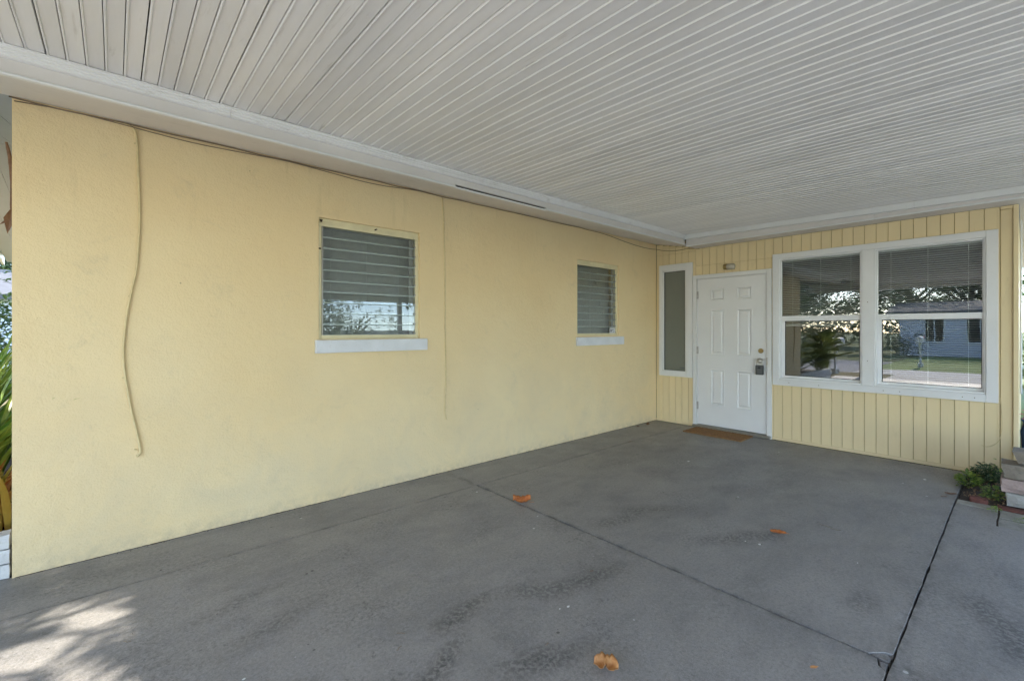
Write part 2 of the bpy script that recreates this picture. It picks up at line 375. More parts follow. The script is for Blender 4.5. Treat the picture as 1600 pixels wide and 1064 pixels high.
# carport floor: four slabs with open joints
flo = thing('carport_floor', (-4.5, -2.8, -.12), kind='structure')
def slab(poly, jit, z=0.0, name='concrete_slab', bev=.002, mat=None, parent=None, th=.12, seed=0):
    pts = []
    for i in range(len(poly)):
        a = Vector((*poly[i], 0)); b = Vector((*poly[(i+1) % len(poly)], 0)); L = (b-a).length
        n = max(1, int(L/.035)) if jit else 1
        nor = Vector(((b-a).y, -(b-a).x, 0)).normalized()
        for k in range(n):
            p = a.lerp(b, k/n)
            if jit and k: p += nor*jit*(noise.noise(Vector((p.x*9+seed, p.y*9, seed)))*1.3 + noise.noise(Vector((p.x*35, p.y*35+seed, 3)))*.8)
            pts.append(p)
    bm = bmesh.new(); vs = [bm.verts.new((p.x, p.y, z)) for p in pts]; f = bm.faces.new(vs)
    if f.normal.z < 0 or True: bm.normal_update()
    if f.normal.z < 0: f.normal_flip()
    r = bmesh.ops.extrude_face_region(bm, geom=[f]); tv = [v for v in r['geom'] if isinstance(v, bmesh.types.BMVert)]
    bmesh.ops.translate(bm, vec=(0, 0, -th), verts=tv)
    bmesh.ops.recalc_face_normals(bm, faces=bm.faces)
    if bev:
        ee = [e for e in bm.edges if all(abs(v.co.z-z) < 1e-5 for v in e.verts)]
        bmesh.ops.bevel(bm, geom=ee, offset=bev, segments=2, affect='EDGES', profile=.5)
    return obj(name, bm, mat or M['floor'], parent or flo)
JY, JX, JR = -.487, -3.665, -3.232
slab([(-9.7, .02), (-9.7, JY+.0026), (.02, JY+.0026), (.02, .02)], .0018, bev=.0012, seed=1)                      # strip along the stucco wall
slab([(JX+.009, JY-.0026), (JX+.009, JR+.075), (JX+.028, JR+.062), (JX+.062, JR+.03), (JX+.072, JR+.006), (-.012, JR+.006), (-.012, JY-.0026)], .0036, bev=.0022, seed=2)
slab([(-9.7, JY-.0026), (-9.7, JR+.006), (JX-.075, JR+.006), (JX-.050, JR+.035), (JX-.006, JR+.045), (JX-.006, JY-.0026)], .0034, z=.0012, bev=.0022, seed=3)
slab([(-9.7, JR-.0015), (-9.7, -6.8), (-1.5, -6.8), (-1.5, -3.455), (-1.135, -3.455), (-1.135, JR-.0015)], .0036, z=-.001, bev=.0022, seed=4)
slab([(-1.127, JR-.004), (-1.127, -3.455), (-1.02, -3.455), (-1.02, JR-.002)], .004, z=.002, bev=.006, mat=M['paver'], seed=5, th=.05)
for i, (pl, z) in enumerate([(([(JX+.010, JR+.068), (JX+.006, JR+.008), (JX+.040, JR+.008), (JX+.060, JR+.024), (JX+.026, JR+.058)]), -.003),
                             (([(JX-.068, JR+.009), (JX-.046, JR+.029), (JX-.012, JR+.037), (JX-.004, JR+.010)]), -.004),
                             (([(JX+.046, JR+.006), (JX+.066, JR+.006), (JX+.060, JR+.018)]), -.010)]):
    slab(pl, .002, z=z, name='concrete_chip', bev=.003, th=.03, seed=20+i)
bmj = bmesh.new(); bx(bmj, -9.69, .0, -6.79, .0, -.11, -.050)
obj('joint_filler', bmj, M['dark'], flo)

# ------------------------------------------------------------------ HOUSE
house = thing('house', (0, 0, 0), 'pale yellow house corner of smooth stucco wall and grooved siding wall with white trim', 'house')
W1 = (-4.812, -3.934, 1.256, 2.193); W2 = (-1.777, -.927, 1.252, 2.185)
def in_st(u, z): return not any(a < u < b and c < z < d for a, b, c, d in (W1, W2))
bm = bmesh.new()
holed_wall(bm, [-6.4, W1[0], W1[1], W2[0], W2[1], .0], [-.1, 1.252, 1.256, 2.185, 2.193, 2.585], in_st, 0, .2, lambda u, z, d: (u, d, z))
obj('stucco_wall', bm, M['stucco'], house)
box('side_wall', M['stucco'], house, -6.4, -6.2, .201, 6.8, -.1, 2.6)
box('back_wall', M['stucco'], house, -6.4, 6, 6.801, 7.0, -.1, 2.6)
box('east_wall', M['stucco'], house, 5.8, 6, -3.35, 6.8, -.1, 2.6)
box('south_wall', M['siding'], house, .10, 6, -3.55, -3.352, -.1, 2.436)
box('room_ceiling', M['room'], house, -6.19, 5.79, .21, 6.79, 2.50, 2.54)
box('room_ceiling', M['room'], house, .11, 5.79, -3.34, .20, 2.45, 2.49)
box('room_floor', M['roomfl'], house, -6.19, 5.79, .21, 6.79, -.05, .02)
box('room_floor', M['roomfl'], house, .11, 5.79, -3.34, .20, -.05, .02)
box('room_divider', M['room'], house, -6.19, .1, 2.6, 2.7, .02, 2.49)
box('room_divider', M['room'], house, 3.1, 3.2, -3.34, 6.7, .021, 2.449)

# siding wall
SW = (-.565, -.06, .667, 2.258); DR = (-1.562, -.571, 0, 2.07); BW = (-3.43, -1.572, .667, 2.235)
OPEN = [(-.475, -.115, .73, 2.175), (-1.515, -.610, 0, 2.03), (-3.36, -1.63, .73, 2.18)]
bm = bmesh.new()
us = sorted({-3.55, 0.0} | {o[0] for o in OPEN} | {o[1] for o in OPEN}); zs = sorted({-.1, 2.43} | {o[2] for o in OPEN} | {o[3] for o in OPEN})
holed_wall(bm, us, zs, lambda u, z: not any(a < u < b and c < z < d for a, b, c, d in OPEN), .010, .10, lambda u, z, d: (d, u, z))
bx(bm, .010, .10, -.6, 0, 2.43, 2.575)
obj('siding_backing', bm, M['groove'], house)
TRIMS = (SW, DR, BW)
g0 = -3.439; first = True
edges_y = [-.004] + [y for y in [g0+.098*k for k in range(36)][::-1] if y < -.03]
for a, b in zip(edges_y[:-1], edges_y[1:]):
    hi, lo = a-.0022, b+.0022
    ym = (hi+lo)/2
    top = 2.436 if ym < -.6 else 2.458 + (ym+.6)*.19
    # split board columns at trim edges
    cuts = sorted({hi, lo} | {t for T in TRIMS for t in (T[0]+.006, T[1]-.006) if lo < t < hi})
    for c0, c1 in zip(cuts[:-1], cuts[1:]):
        if c1-c0 < .004: continue
        m_ = (c0+c1)/2; segs = [(.036, top)]
        for T in TRIMS:
            if T[0]+.006 < m_ < T[1]-.006:
                z0, z1 = T[2]+.006, T[3]-.006; ns = []
                for s in segs:
                    if z0 > s[0]+.01: ns.append((s[0], min(s[1], z0)))
                    if z1 < s[1]-.01: ns.append((max(s[0], z1), s[1]))
                segs = ns
        sp = 2.408 if m_ > -.60 else (2.20 if -1.572 < m_ < -.6 else None)
        if sp:
            ns = []
            for s in segs:
                if s[0]+.02 < sp < s[1]-.02: ns += [(s[0], sp-.0012), (sp+.0012, s[1])]
                else: ns.append(s)
            segs = ns
        for s0, s1 in segs:
            bm = bmesh.new(); ox = random.uniform(-.0008, .0008)
            bx(bm, ox, .0095, c0, c1, s0, s1, bev=.0016)
            obj('siding_board', bm, M['siding'], house)
box('base_strip', M['siding'], house, -.003, .0095, -3.437, -1.562, 0.003, .035, bev=.002)
box('base_strip', M['siding'], house, -.003, .0095, -.571, -.002, 0.003, .035, bev=.002)
# corner boards at the outer end
box('corner_board', M['siding'], house, -.002, .0095, -3.517, -3.4425, .003, 2.405, bev=.002)
box('corner_board', M['siding'], house, -.022, .0095, -3.552, -3.519, .003, 2.434, bev=.003)
box('corner_board', M['siding'], house, -.020, .0095, -3.5175, -3.4425, 2.407, 2.434, bev=.002)
box('corner_post', M['siding'], house, .0110, .0990, -3.552, -3.5505, -.05, 2.43)

# --- eaves: sloping soffit and fascia over the stucco wall, flat soffit over the siding wall
def prism(name, mat, parent, prof, x0, x1, axis='x'):
    bm = bmesh.new()
    mk = (lambda t, p: (t, p[0], p[1])) if axis == 'x' else (lambda t, p: (p[0], t, p[1]))
    a = [bm.verts.new(mk(x0, p)) for p in prof]; b = [bm.verts.new(mk(x1, p)) for p in prof]
    n = len(prof)
    for i in range(n): bm.faces.new((a[i], a[(i+1) % n], b[(i+1) % n], b[i]))
    bm.faces.new(a[::-1]); bm.faces.new(b); bmesh.ops.recalc_face_normals(bm, faces=bm.faces)
    return obj(name, bm, mat, parent)
EX0 = -7.35
prism('soffit', M['soffit'], house, [(-.003, 2.576), (-.590, 2.462), (-.590, 2.476), (-.003, 2.590)], EX0+.02, -.002)
prism('soffit', M['soffit'], house, [(-.003, 2.437), (-.300, 2.437), (-.300, 2.451), (-.003, 2.451)], -.602, -6.65, 'y')
# fascia board in lengths with slightly uneven joints
xs = [EX0, -3.97, -2.95, -.322]
box('fascia_gap_shade', M['dark'], house, -4.2, -2.7, -.5955, -.5908, 2.463, 2.56)  # near-black box standing in for the shade inside the fascia gap
for a, b in zip(xs[:-1], xs[1:]):
    j = random.uniform(-.001, .001)
    zb = 2.474 if a == -3.97 else 2.462
    prism('fascia_board', M['fascia'], house, [(-.596, zb), (-.612+j, zb), (-.612+j, 2.60), (-.596, 2.60)], a+.0008, b-.0008)
    sg = .006 if a == -3.97 else 0
    prism('fascia_bead', M['white'], house, [(-.600, 2.4615-sg), (-.600, 2.449-sg), (-.622, 2.449-sg), (-.626, 2.455-sg), (-.622, 2.4615-sg)], a+.0012, b-.0012)
for a, b in ((-.628, -2.6), (-2.6, -6.65)):
    prism('fascia_board', M['fascia'], house, [(-.301, 2.438), (-.320, 2.438), (-.320, 2.60), (-.301, 2.60)], a-.0008, b+.0008, 'y')
    prism('fascia_bead', M['white'], house, [(-.310, 2.4375), (-.310, 2.422), (-.330, 2.422), (-.333, 2.430), (-.330, 2.4375)], a-.0012, b+.0012, 'y')
# channel that holds the ceiling panels: four ribs
def zc(y): return 2.578 + .02*(y+.6)
def channel(along, fixed, a, b, zt, h, nr):
    prof = []
    d0 = .010; step = h/nr
    prof.append((fixed, zt))
    prof.append((fixed-.048, zt))
    for k in range(nr):
        z1 = zt-step*k; z0 = zt-step*(k+1)
        out = .048-.008*k
        prof += [(fixed-out, z1-.002 if k else z1-.001), (fixed-out, z0+.004), (fixed-out+.006, z0+.001)]
    prof.append((fixed-.014, zt-h)); prof.append((fixed, zt-h))
    return prof
for a, b in ((EX0, -5.5), (-5.5, -2.62), (-2.62, -.3695)):
    prism('ceiling_channel', M['trim'], house, channel('x', -.6125, a, b, 2.571, .048, 4), a+.0010, b-.0010)
def sloped_channel(a, b):
    o = prism('ceiling_channel', M['white'], house, channel('y', -.3205, a, b, 2.576, .060, 1), a, b, 'y')
    me = o.data; base = WLOC[o.name]
    for v in me.vertices:
        y = v.co.y+base.y; v.co.z += .02*(y+.6)
    return o
sloped_channel(-.6145, -2.9); sloped_channel(-2.902, -6.65)

# roof of the house, with an overhang past the stucco wall's end
bm = bmesh.new()
prof = [(-.625, 2.60), (3.4, 3.36), (7.6, 2.56), (7.6, 2.70), (3.4, 3.52), (-.625, 2.73)]
for (x0, x1) in ((EX0, 6.6),):
    a = [bm.verts.new((x0, *p)) for p in prof]; b = [bm.verts.new((x1, *p)) for p in prof]
    for i in range(6): bm.faces.new((a[i], a[(i+1) % 6], b[(i+1) % 6], b[i]))
    bm.faces.new(a[::-1]); bm.faces.new(b); bmesh.ops.recalc_face_normals(bm, faces=bm.faces)
obj('roof', bm, M['roofm'], house)
bm = bmesh.new()   # boarded underside of the overhang and its rake board
for (y0, z0, y1, z1) in ((-.588, 2.478, 3.395, 3.25), (3.405, 3.25, 7.55, 2.45)):
    for k in range(5):
        xa = EX0+.03+k*.186
        vs = [bm.verts.new(p) for p in ((xa, y0, z0), (xa+.182, y0, z0), (xa+.182, y1, z1), (xa, y1, z1), (xa, y0, z0+.012), (xa+.182, y0, z0+.012), (xa+.182, y1, z1+.012), (xa, y1, z1+.012))]
        for q in ((0, 1, 2, 3), (7, 6, 5, 4), (0, 4, 5, 1), (1, 5, 6, 2), (2, 6, 7, 3), (3, 7, 4, 0)): bm.faces.new([vs[i] for i in q])
bmesh.ops.recalc_face_normals(bm, faces=bm.faces)
for f in list(bm.faces): pass
obj('overhang_soffit', bm, paint('overhang_grey', (.36, .39, .47), .6, .08, 2, (.24, .24, .26), .4), house)
prism('rake_board', M['white'], house, [(-.589, 2.44), (3.4, 3.20), (7.6, 2.40), (7.6, 2.60), (3.4, 3.36), (-.589, 2.60)], EX0-.03, EX0-.002)
prism('gable_wall', M['stucco'], house, [(.201, 2.601), (6.8, 2.601), (3.4, 3.24)], -6.398, -6.25)

# --- jalousie windows in the stucco wall
def jalousie(W, gx0, gx1, gz0, gz1, lab):
    x0, x1, z0, z1 = W
    wn = thing('jalousie_window', (x0, .03, z0)); wn.parent = house; wn.location = Vector((x0, .03, z0)); wn['label'] = lab
    d0, d1 = .022, .085
    fr = bmesh.new()
    bx(fr, x0, gx0, d0, d1, z0, z1, .002); bx(fr, gx1, x1, d0, d1, z0, z1, .002)
    bx(fr, gx0, gx1, d0, d1, gz1, z1, .002); bx(fr, gx0, gx1, d0, d1, z0, gz0, .002)
    bx(fr, x0+.004, x1-.012, d0-.012, d0-.001, gz1-.006, gz1+.018, .002)         # drip lip over the top louver
    obj('frame', fr, M['yframe'], wn)
    n = 10; pitch = (gz1-gz0)/n; th = R(1.5)
    for k in range(n):
        zb = gz1-(k+1)*pitch-.006; L = pitch+.016
        bm = bmesh.new(); vs = bx(bm, gx0+.004, gx1-.004, -.0042, .0042, 0, L)
        for f in bm.faces:
            f.material_index = 0 if abs(f.normal.y) > .5 else 1
        bx(bm, gx0+.004, gx1-.004, -.0058, -.0043, 0, .009, mi=1)
        tt = th+R(random.uniform(-.35, .35))
        bmesh.ops.rotate(bm, cent=(0, 0, 0), matrix=Matrix.Rotation(-tt, 3, 'X'), verts=bm.verts)
        bmesh.ops.translate(bm, vec=(0, .034, zb), verts=bm.verts)
        obj('louver', bm, [M['jglass'], M['gedge']], wn)
    rl = bmesh.new(); bx(rl, gx1-.048, gx1-.006, .052, .064, gz0, gz1, .002); bx(rl, gx0+.004, gx0+.014, .026, .060, gz0, gz1, .001)
    for k in range(n):
        z = gz1-(k+.9)*pitch; bx(rl, gx1-.012, gx1-.001, .016, .050, z-.004, z+.010)
    obj('louver_clip_rail', rl, M['alu'], wn)
    return wn
jw1 = jalousie(W1, -4.783, -3.967, 1.286, 2.137, 'wider yellow framed louvered window nearest the camera')
jw2 = jalousie(W2, -1.765, -.972, 1.282, 2.128, 'louvered window nearest the corner with a small white sticker')
for (a, b, c, d, p) in ((-4.842, -3.872, 1.149, 1.250, jw1), (-1.806, -.850, 1.134, 1.238, jw2)):
    bm = bmesh.new(); bx(bm, a, b, -.032, .0, c, d, .004); bx(bm, a+.034, b-.066, .001, .020, d-.03, d+.006)
    o = obj('sill', bm, M['sill'], p)
bm = bmesh.new(); bx(bm, -1.112, -.992, .016, .0175, 1.283, 1.352); bx(bm, -1.092, -1.066, .0145, .0158, 1.300, 1.332, mi=1); bx(bm, -1.050, -1.030, .0145, .0158, 1.318, 1.334, mi=1); bx(bm, -1.046, -1.012, .0145, .0158, 1.296, 1.301, mi=1)
obj('alarm_sticker', bm, [M['stick'], M['greyp']], jw2)

# --- frames in the siding wall (x = 0 plane); y ranges run negative
def yz(bm, x0, x1, y0, y1, z0, z1, bev=.002, mi=0): bx(bm, x0, x1, y0, y1, z0, z1, bev, mi)
def ring(bm, x0, x1, o, i, bev=.002, mi=0):
    (ya, yb, za, zb), (yc, yd, zc_, zd) = o, i
    yz(bm, x0, x1, ya, yc, za, zb, bev, mi); yz(bm, x0, x1, yd, yb, za, zb, bev, mi)
    yz(bm, x0, x1, yc, yd, zd, zb, bev, mi); yz(bm, x0, x1, yc, yd, za, zc_, bev, mi)
# side light
sl = thing('sidelight_window', (0, -.31, .667)); sl.parent = house; sl.location = (0, -.31, .667)
sl['label'] = 'narrow frosted window with white frame left of the door'
bm = bmesh.new(); ring(bm, -.024, -.0015, SW, (-.478, -.112, .735, 2.178), .003); ring(bm, -.016, .03, (-.4775, -.1125, .7355, 2.1775), (-.455, -.130, .748, 2.156), .003)
obj('frame', bm, M['white'], sl)
bm = bmesh.new(); ring(bm, .001, .020, (-.4548, -.1302, .7482, 2.1558), (-.450, -.135, .753, 2.151), .001); obj('glazing_bead', bm, M['dark'], sl)
bm = bmesh.new(); yz(bm, .012, .018, -.452, -.133, .751, 2.153, 0); obj('frosted_pane', bm, M['frost'], sl)
bm = bmesh.new(); yz(bm, .0100, .0112, -.445, -.360, .782, .796, 0); obj('pane_label', bm, M['greyp'], sl)

# big double window
bwn = thing('double_window', (0, -2.5, .667)); bwn.parent = house; bwn.location = (0, -2.5, .667)
bwn['label'] = 'large white double window of four panes right of the door'
bm = bmesh.new(); ring(bm, -.026, -.0015, BW, (-3.352, -1.640, .738, 2.172), .003)
yz(bm, -.024, -.0015, -2.548, -2.440, .7385, 2.1715, .003)
obj('casing', bm, M['white'], bwn)
bm = bmesh.new()
for (a, b) in ((-2.4395, -1.6405), (-3.3515, -2.5485)):
    ring(bm, -.016, .070, (a, b, .7385, 2.1715), (a+.012, b-.012, .758, 2.158), .002)
obj('vinyl_frame', bm, M['vinyl'], bwn)
for (a, b, la) in ((-2.427, -1.653, 'left'), (-3.339, -2.561, 'right')):
    bm = bmesh.new(); ring(bm, .004, .030, (a+.0005, b-.0005, 1.432, 2.1575), (a+.010, b-.012, 1.490, 2.152), .002)
    s = obj('upper_sash', bm, M['vinyl'], bwn)
    bm = bmesh.new(); ring(bm, .034, .060, (a+.0005, b-.0005, .7585, 1.470), (a+.014, b-.038, .784, 1.431), .002)
    s2 = obj('lower_sash', bm, M['vinyl'], bwn)
    bm = bmesh.new(); ring(bm, .0360, .0420, (a+.0142, b-.0382, .7842, 1.4308), (a+.019, b-.043, .789, 1.426), 0); obj('glazing_bead', bm, M['dark'], bwn)
    bm = bmesh.new(); yz(bm, .014, .018, a+.009, b-.011, 1.489, 2.153, 0); obj('glass_pane', bm, M['glass'], bwn)
    bm = bmesh.new(); yz(bm, .044, .048, a+.013, b-.037, .783, 1.432, 0); obj('glass_pane', bm, M['glass'], bwn)
bm = bmesh.new()
for (y, z) in ((-1.75, .705), (-2.05, .70), (-2.62, .70), (-2.75, .702), (-3.20, .70), (-3.28, .70), (-2.49, 1.62), (-2.49, 1.0)):
    lathe(bm, (-.0262, y, z), (-1, 0, 0), [(0, .0045), (.0015, .003)], 8)
obj('screw_head', bm, M['cable'], bwn)

# door with six raised panels
door = thing('front_door', (0, -1.06, .04)); door.parent = house; door.location = (0, -1.06, .04); door['label'] = 'white six panel front door, closed'
bm = bmesh.new(); ring(bm, -.020, -.0015, DR, (-1.506, -.618, -.05, 2.018), .003)
ring(bm, .000, .09, (-1.5055, -.6185, -.05, 2.0175), (-1.500, -.624, -.04, 2.011), .001)
for v in bm.verts:
    if v.co.z < 0: v.co.z = .004
obj('door_frame', bm, M['white'], house)
y0d, y1d, z0d, z1d = -1.4985, -.6255, .048, 2.009
px = [(-.990, -.805), (-1.331, -1.143)]; pz = [(.318, .803), (.990, 1.598), (1.714, 1.880)]
bm = bmesh.new()
YS = sorted([y0d, y1d] + [v for p in px for v in p]); ZS = sorted([z0d, z1d] + [v for p in pz for v in p])
def q(x, a, b, c, d): return [(x, a, c), (x, b, c), (x, b, d), (x, a, d)]
xf = .004
for i in range(len(YS)-1):
    for j in range(len(ZS)-1):
        a, b, c, d = YS[i], YS[i+1], ZS[j], ZS[j+1]
        if any(abs(a-p[0]) < 1e-6 for p in px) and any(abs(c-p[0]) < 1e-6 for p in pz):
            rings = []
            for (ins, dx) in ((0, 0), (.003, -.003), (.012, -.003), (.022, .010), (.030, .010), (.046, .000)):
                rings.append([bm.verts.new(v) for v in q(xf+dx, a+ins, b-ins, c+ins, d-ins)])
            for r0, r1 in zip(rings[:-1], rings[1:]):
                for k in range(4): bm.faces.new((r0[k], r0[(k+1) % 4], r1[(k+1) % 4], r1[k]))
            bm.faces.new(rings[-1])
        else: bm.faces.new([bm.verts.new(v) for v in q(xf, a, b, c, d)])
bmesh.ops.remove_doubles(bm, verts=bm.verts, dist=1e-5)
bmesh.ops.recalc_face_normals(bm, faces=bm.faces)
if sum(f.normal.x*f.calc_area() for f in bm.faces) > 0: bmesh.ops.reverse_faces(bm, faces=bm.faces)
bx(bm, .0145, .044, y0d, y1d, z0d, z1d)
for (a, b, c, d) in ((y0d, y1d, z0d, z0d), (y0d, y1d, z1d, z1d)):
    bm.faces.new([bm.verts.new(v) for v in ((xf, a, c), (xf, b, c), (.0145, b, c), (.0145, a, c))])
for yv in (y0d, y1d): bm.faces.new([bm.verts.new(v) for v in ((xf, yv, z0d), (xf, yv, z1d), (.0145, yv, z1d), (.0145, yv, z0d))])
obj('door_leaf', bm, M['door'], door)
bm = bmesh.new(); lathe(bm, (.0035, -1.432, 1.067), (-1, 0, 0), [(0, .031), (.006, .030), (.012, .024), (.016, .020), (.020, .019)]); bx(bm, -.020, -.0165, -1.434, -1.430, 1.060, 1.074)
obj('deadbolt', bm, M['brass'], door)
bm = bmesh.new(); lathe(bm, (.0035, -1.430, .945), (-1, 0, 0), [(0, .032), (.006, .031), (.010, .014), (.036, .012), (.042, .022), (.055, .028), (.066, .024), (.070, .012)])
obj('door_knob', bm, M['steel'], door)
for z in (.30, 1.05, 1.80):
    bm = bmesh.new(); tube(bm, [(-.008, -.6215, z-.05), (-.008, -.6215, z+.05)], .0065, 10); bx(bm, -.0035, .0035, -.640, -.623, z-.05, z+.05)
    obj('hinge', bm, M['steel'], door)
box('strike_plate', M['brass'], door, -.0225, -.0205, -1.5135, -1.5075, .90, .99)
box('threshold', M['alu'], house, -.055, .09, -1.555, -.575, .004, .040, bev=.006)

# ------------------------------------------------------------------ CARPORT: slatted ceiling, roof, beams, posts
cp = thing('carport', (-4.8, -3.0, 0), 'white slatted carport ceiling with its beams and posts, over the grey floor', 'carport')
p0 = -6.222; pitch = .0665; k0 = -49; k1 = 88; n_s = 0
protos = []
def slat_mesh(wd, y0, y1, mat):
    bm = bmesh.new(); c = .0085; g = .0011; nseg = 5
    ys = [y0+(y1-y0)*i/nseg for i in range(nseg+1)]
    prof = [(g, .014), (g, -.0005), (.0045, -.0070), (.0090, -.0070), (.0115, -.0030), (wd-.0030, -.0030), (wd-g, .002), (wd-g, .014)]
    rows = [[bm.verts.new((x, y, zc(y)+z-zc(0)+random.uniform(-.0004, .0004))) for x, z in prof] for y in ys]
    for r0, r1 in zip(rows[:-1], rows[1:]):
        for i in range(len(prof)): bm.faces.new((r0[i], r0[(i+1) % len(prof)], r1[(i+1) % len(prof)], r1[i]))
    bm.faces.new(rows[0]); bm.faces.new(rows[-1][::-1])
    bmesh.ops.recalc_face_normals(bm, faces=bm.faces)
    me = bpy.data.meshes.new('ceiling_slat'); bm.to_mesh(me); bm.free(); me.materials.append(mat); return me
meshes = [slat_mesh(pitch, -6.62, -.634, mm) for mm in (M['slat'], M['slat_b'], M['slat'])]
for k in range(k0, k1+1):
    x = p0+k*pitch
    if x > -.40: break
    o = bpy.data.objects.new('ceiling_slat', meshes[random.randrange(3)]); COL.objects.link(o)
    joint = (k % 5 == 0)
    o.parent = cp; o.location = Vector((x+(.0022 if joint else 0), 0, zc(0) + random.uniform(-.0007, .0007))) - WLOC[cp.name]
    o.scale.x = .965 if joint else 1.0
    if x+pitch > -.366: o.scale.x = (-.366-x)/pitch
    n_s += 1
box('roof_deck_and_sun_block', M['dark'], cp, -9.38, -.335, -6.65, -.6175, 2.635, 2.72)
box('roof_sheet', M['white'], cp, -9.62, -.335, -6.92, -.628, 2.722, 2.76)
box('roof_sheet', M['white'], cp, -.333, 6.4, -4.2, -.3, 2.76, 2.80)
box('roof_deck_and_sun_block', M['dark'], cp, -9.38, -7.40, -.6170, .62, 2.636, 2.72)  # unseen roof piece added to block sun through the eave gap
box('roof_sheet', M['white'], cp, -9.62, -7.40, -.6270, .62, 2.722, 2.76)  # top sheet of the added sun-blocking piece
box('beam', M['white'], cp, -9.52, -9.38, -.626, .62, 2.40, 2.7205, bev=.004)  # edge beam of the added sun-blocking piece
box('beam', M['white'], cp, -9.52, -9.38, -6.82, -.628, 2.40, 2.721, bev=.004)
box('beam', M['white'], cp, -9.379, -.02, -6.82, -6.651, 2.33, 2.721, bev=.004)
for (x, y) in ((-9.45, -6.73), (-.6, -6.73)):
    bm = bmesh.new(); bx(bm, x-.05, x+.05, y-.05, y+.05, .0, 2.329 if x > -9 else 2.399, .006)
    bx(bm, x-.075, x+.075, y-.075, y+.075, .001, .02, .003); obj('post', bm, M['white'], cp)
# flat soffit of the roof past the siding wall's end
box('soffit', M['soffit'], house, .002, 6.3, -4.15, -3.556, 2.440, 2.452)
box('fascia_board', M['fascia'], house, .002, 6.3, -4.17, -4.151, 2.44, 2.60)

# ------------------------------------------------------------------ CABLES
def cable(name, pts, rad, mat, label, clips=(), n=6, parent=None):
    t = thing(name, pts[0], label, 'cable')
    bm = bmesh.new(); tube(bm, spline(pts, n), rad, 6); obj('cord', bm, mat, t)
    for c in clips:
        bm = bmesh.new(); bx(bm, c[0]-.007, c[0]+.007, -.016, -.0005, c[1]-.004, c[1]+.004, .001); obj('clip', bm, mat, t)
    return t
w1 = [(-5.99, 2.562), (-5.935, 2.562), (-5.898, 2.54), (-5.886, 2.47), (-5.882, 2.366), (-5.873, 2.055), (-5.878, 1.86), (-5.888, 1.701), (-5.916, 1.53), (-5.936, 1.388), (-5.948, 1.234), (-5.946, 1.13), (-5.939, 1.041), (-5.912, .845), (-5.884, .69), (-5.870, .593), (-5.876, .570), (-5.888, .560)]
cable('painted_cable', [(x, -.009, z) for x, z in w1], .0075, M['ycable'], 'thick yellow painted cable snaking down the stucco wall at far left', [(-5.892, 2.46), (-5.92, 1.53), (-5.948, 1.04), (-5.892, .60)])
w2 = [(-3.705, 2.555), (-3.690, 2.45), (-3.682, 2.2), (-3.678, 2.017), (-3.672, 1.75), (-3.671, 1.42), (-3.666, 1.1), (-3.664, .821), (-3.671, .66), (-3.671, .56), (-3.657, .49)]
cable('painted_cable', [(x, -.005, z) for x, z in w2], .006, M['ycable'], 'thin yellow painted cable hanging straight between the two louvered windows', [(-3.676, 2.05), (-3.671, 1.44), (-3.669, .6)])
pts = []
for i in range(30):
    x = -6.41+i*(5.0/29); pts.append((x, -.014, 2.564+random.uniform(-.004, .004)))
pts += [(-1.15, -.014, 2.548), (-.85, -.014, 2.520), (-.5, -.014, 2.496), (-.2, -.016, 2.492), (-.03, -.03, 2.50), (-.014, -.10, 2.478), (-.012, -.22, 2.455), (-.012, -.36, 2.447), (-.012, -.50, 2.452), (-.012, -.66, 2.431)]
cable('eave_cable', pts, .0038, M['cable'], 'dark cable run under the eave along the top of the stucco wall', n=3)
pts = []
for i in range(16):
    x = -6.39+i*(2.9/15); pts.append((x, -.020, 2.548+.012*math.sin(i*1.1)+random.uniform(-.004, .004)))
pts[-1] = (-3.49, -.012, 2.568)
cable('eave_cable', pts, .003, M['cable'], 'thinner frayed dark cable twisted along the eave at the left end', n=3)
pts = [(-.012, -3.44, .72), (-.013, -3.452, .55), (-.014, -3.450, .42), (-.014, -3.432, .33), (-.014, -3.40, .285), (-.013, -3.36, .262), (-.012, -3.322, .268)]
cable('loose_wire', [(x-.003, y, z) for x, y, z in pts], .0022, M['ycable'], 'thin loose wire curling low on the siding near the outer corner')

for (x, z, sc_, lb_) in ((-4.795, 2.172, 1.0, 'brown mud nest in the top left corner of the nearer louvered window'), (-4.345, 2.168, .75, 'brown mud nest on the middle of the nearer louvered window head'), (-4.806, 1.955, .8, 'brown mud nest low on the left jamb of the nearer louvered window')):
    bm = bmesh.new()
    for k in range(4):
        bmesh.ops.create_icosphere(bm, subdivisions=2, radius=.008*sc_, matrix=Matrix.Translation((x+random.uniform(-.008, .012)*sc_, .014, z+random.uniform(-.007, .007)*sc_)) @ Matrix.Diagonal((random.uniform(.9, 1.5), .8, random.uniform(.6, 1), 1)))
    for v in bm.verts: v.co += Vector((noise.noise(v.co*300), 0, noise.noise(v.co*310)))*.0012
    tag(obj('mud_nest', bm, M['soil']), lb_, 'insect nest')
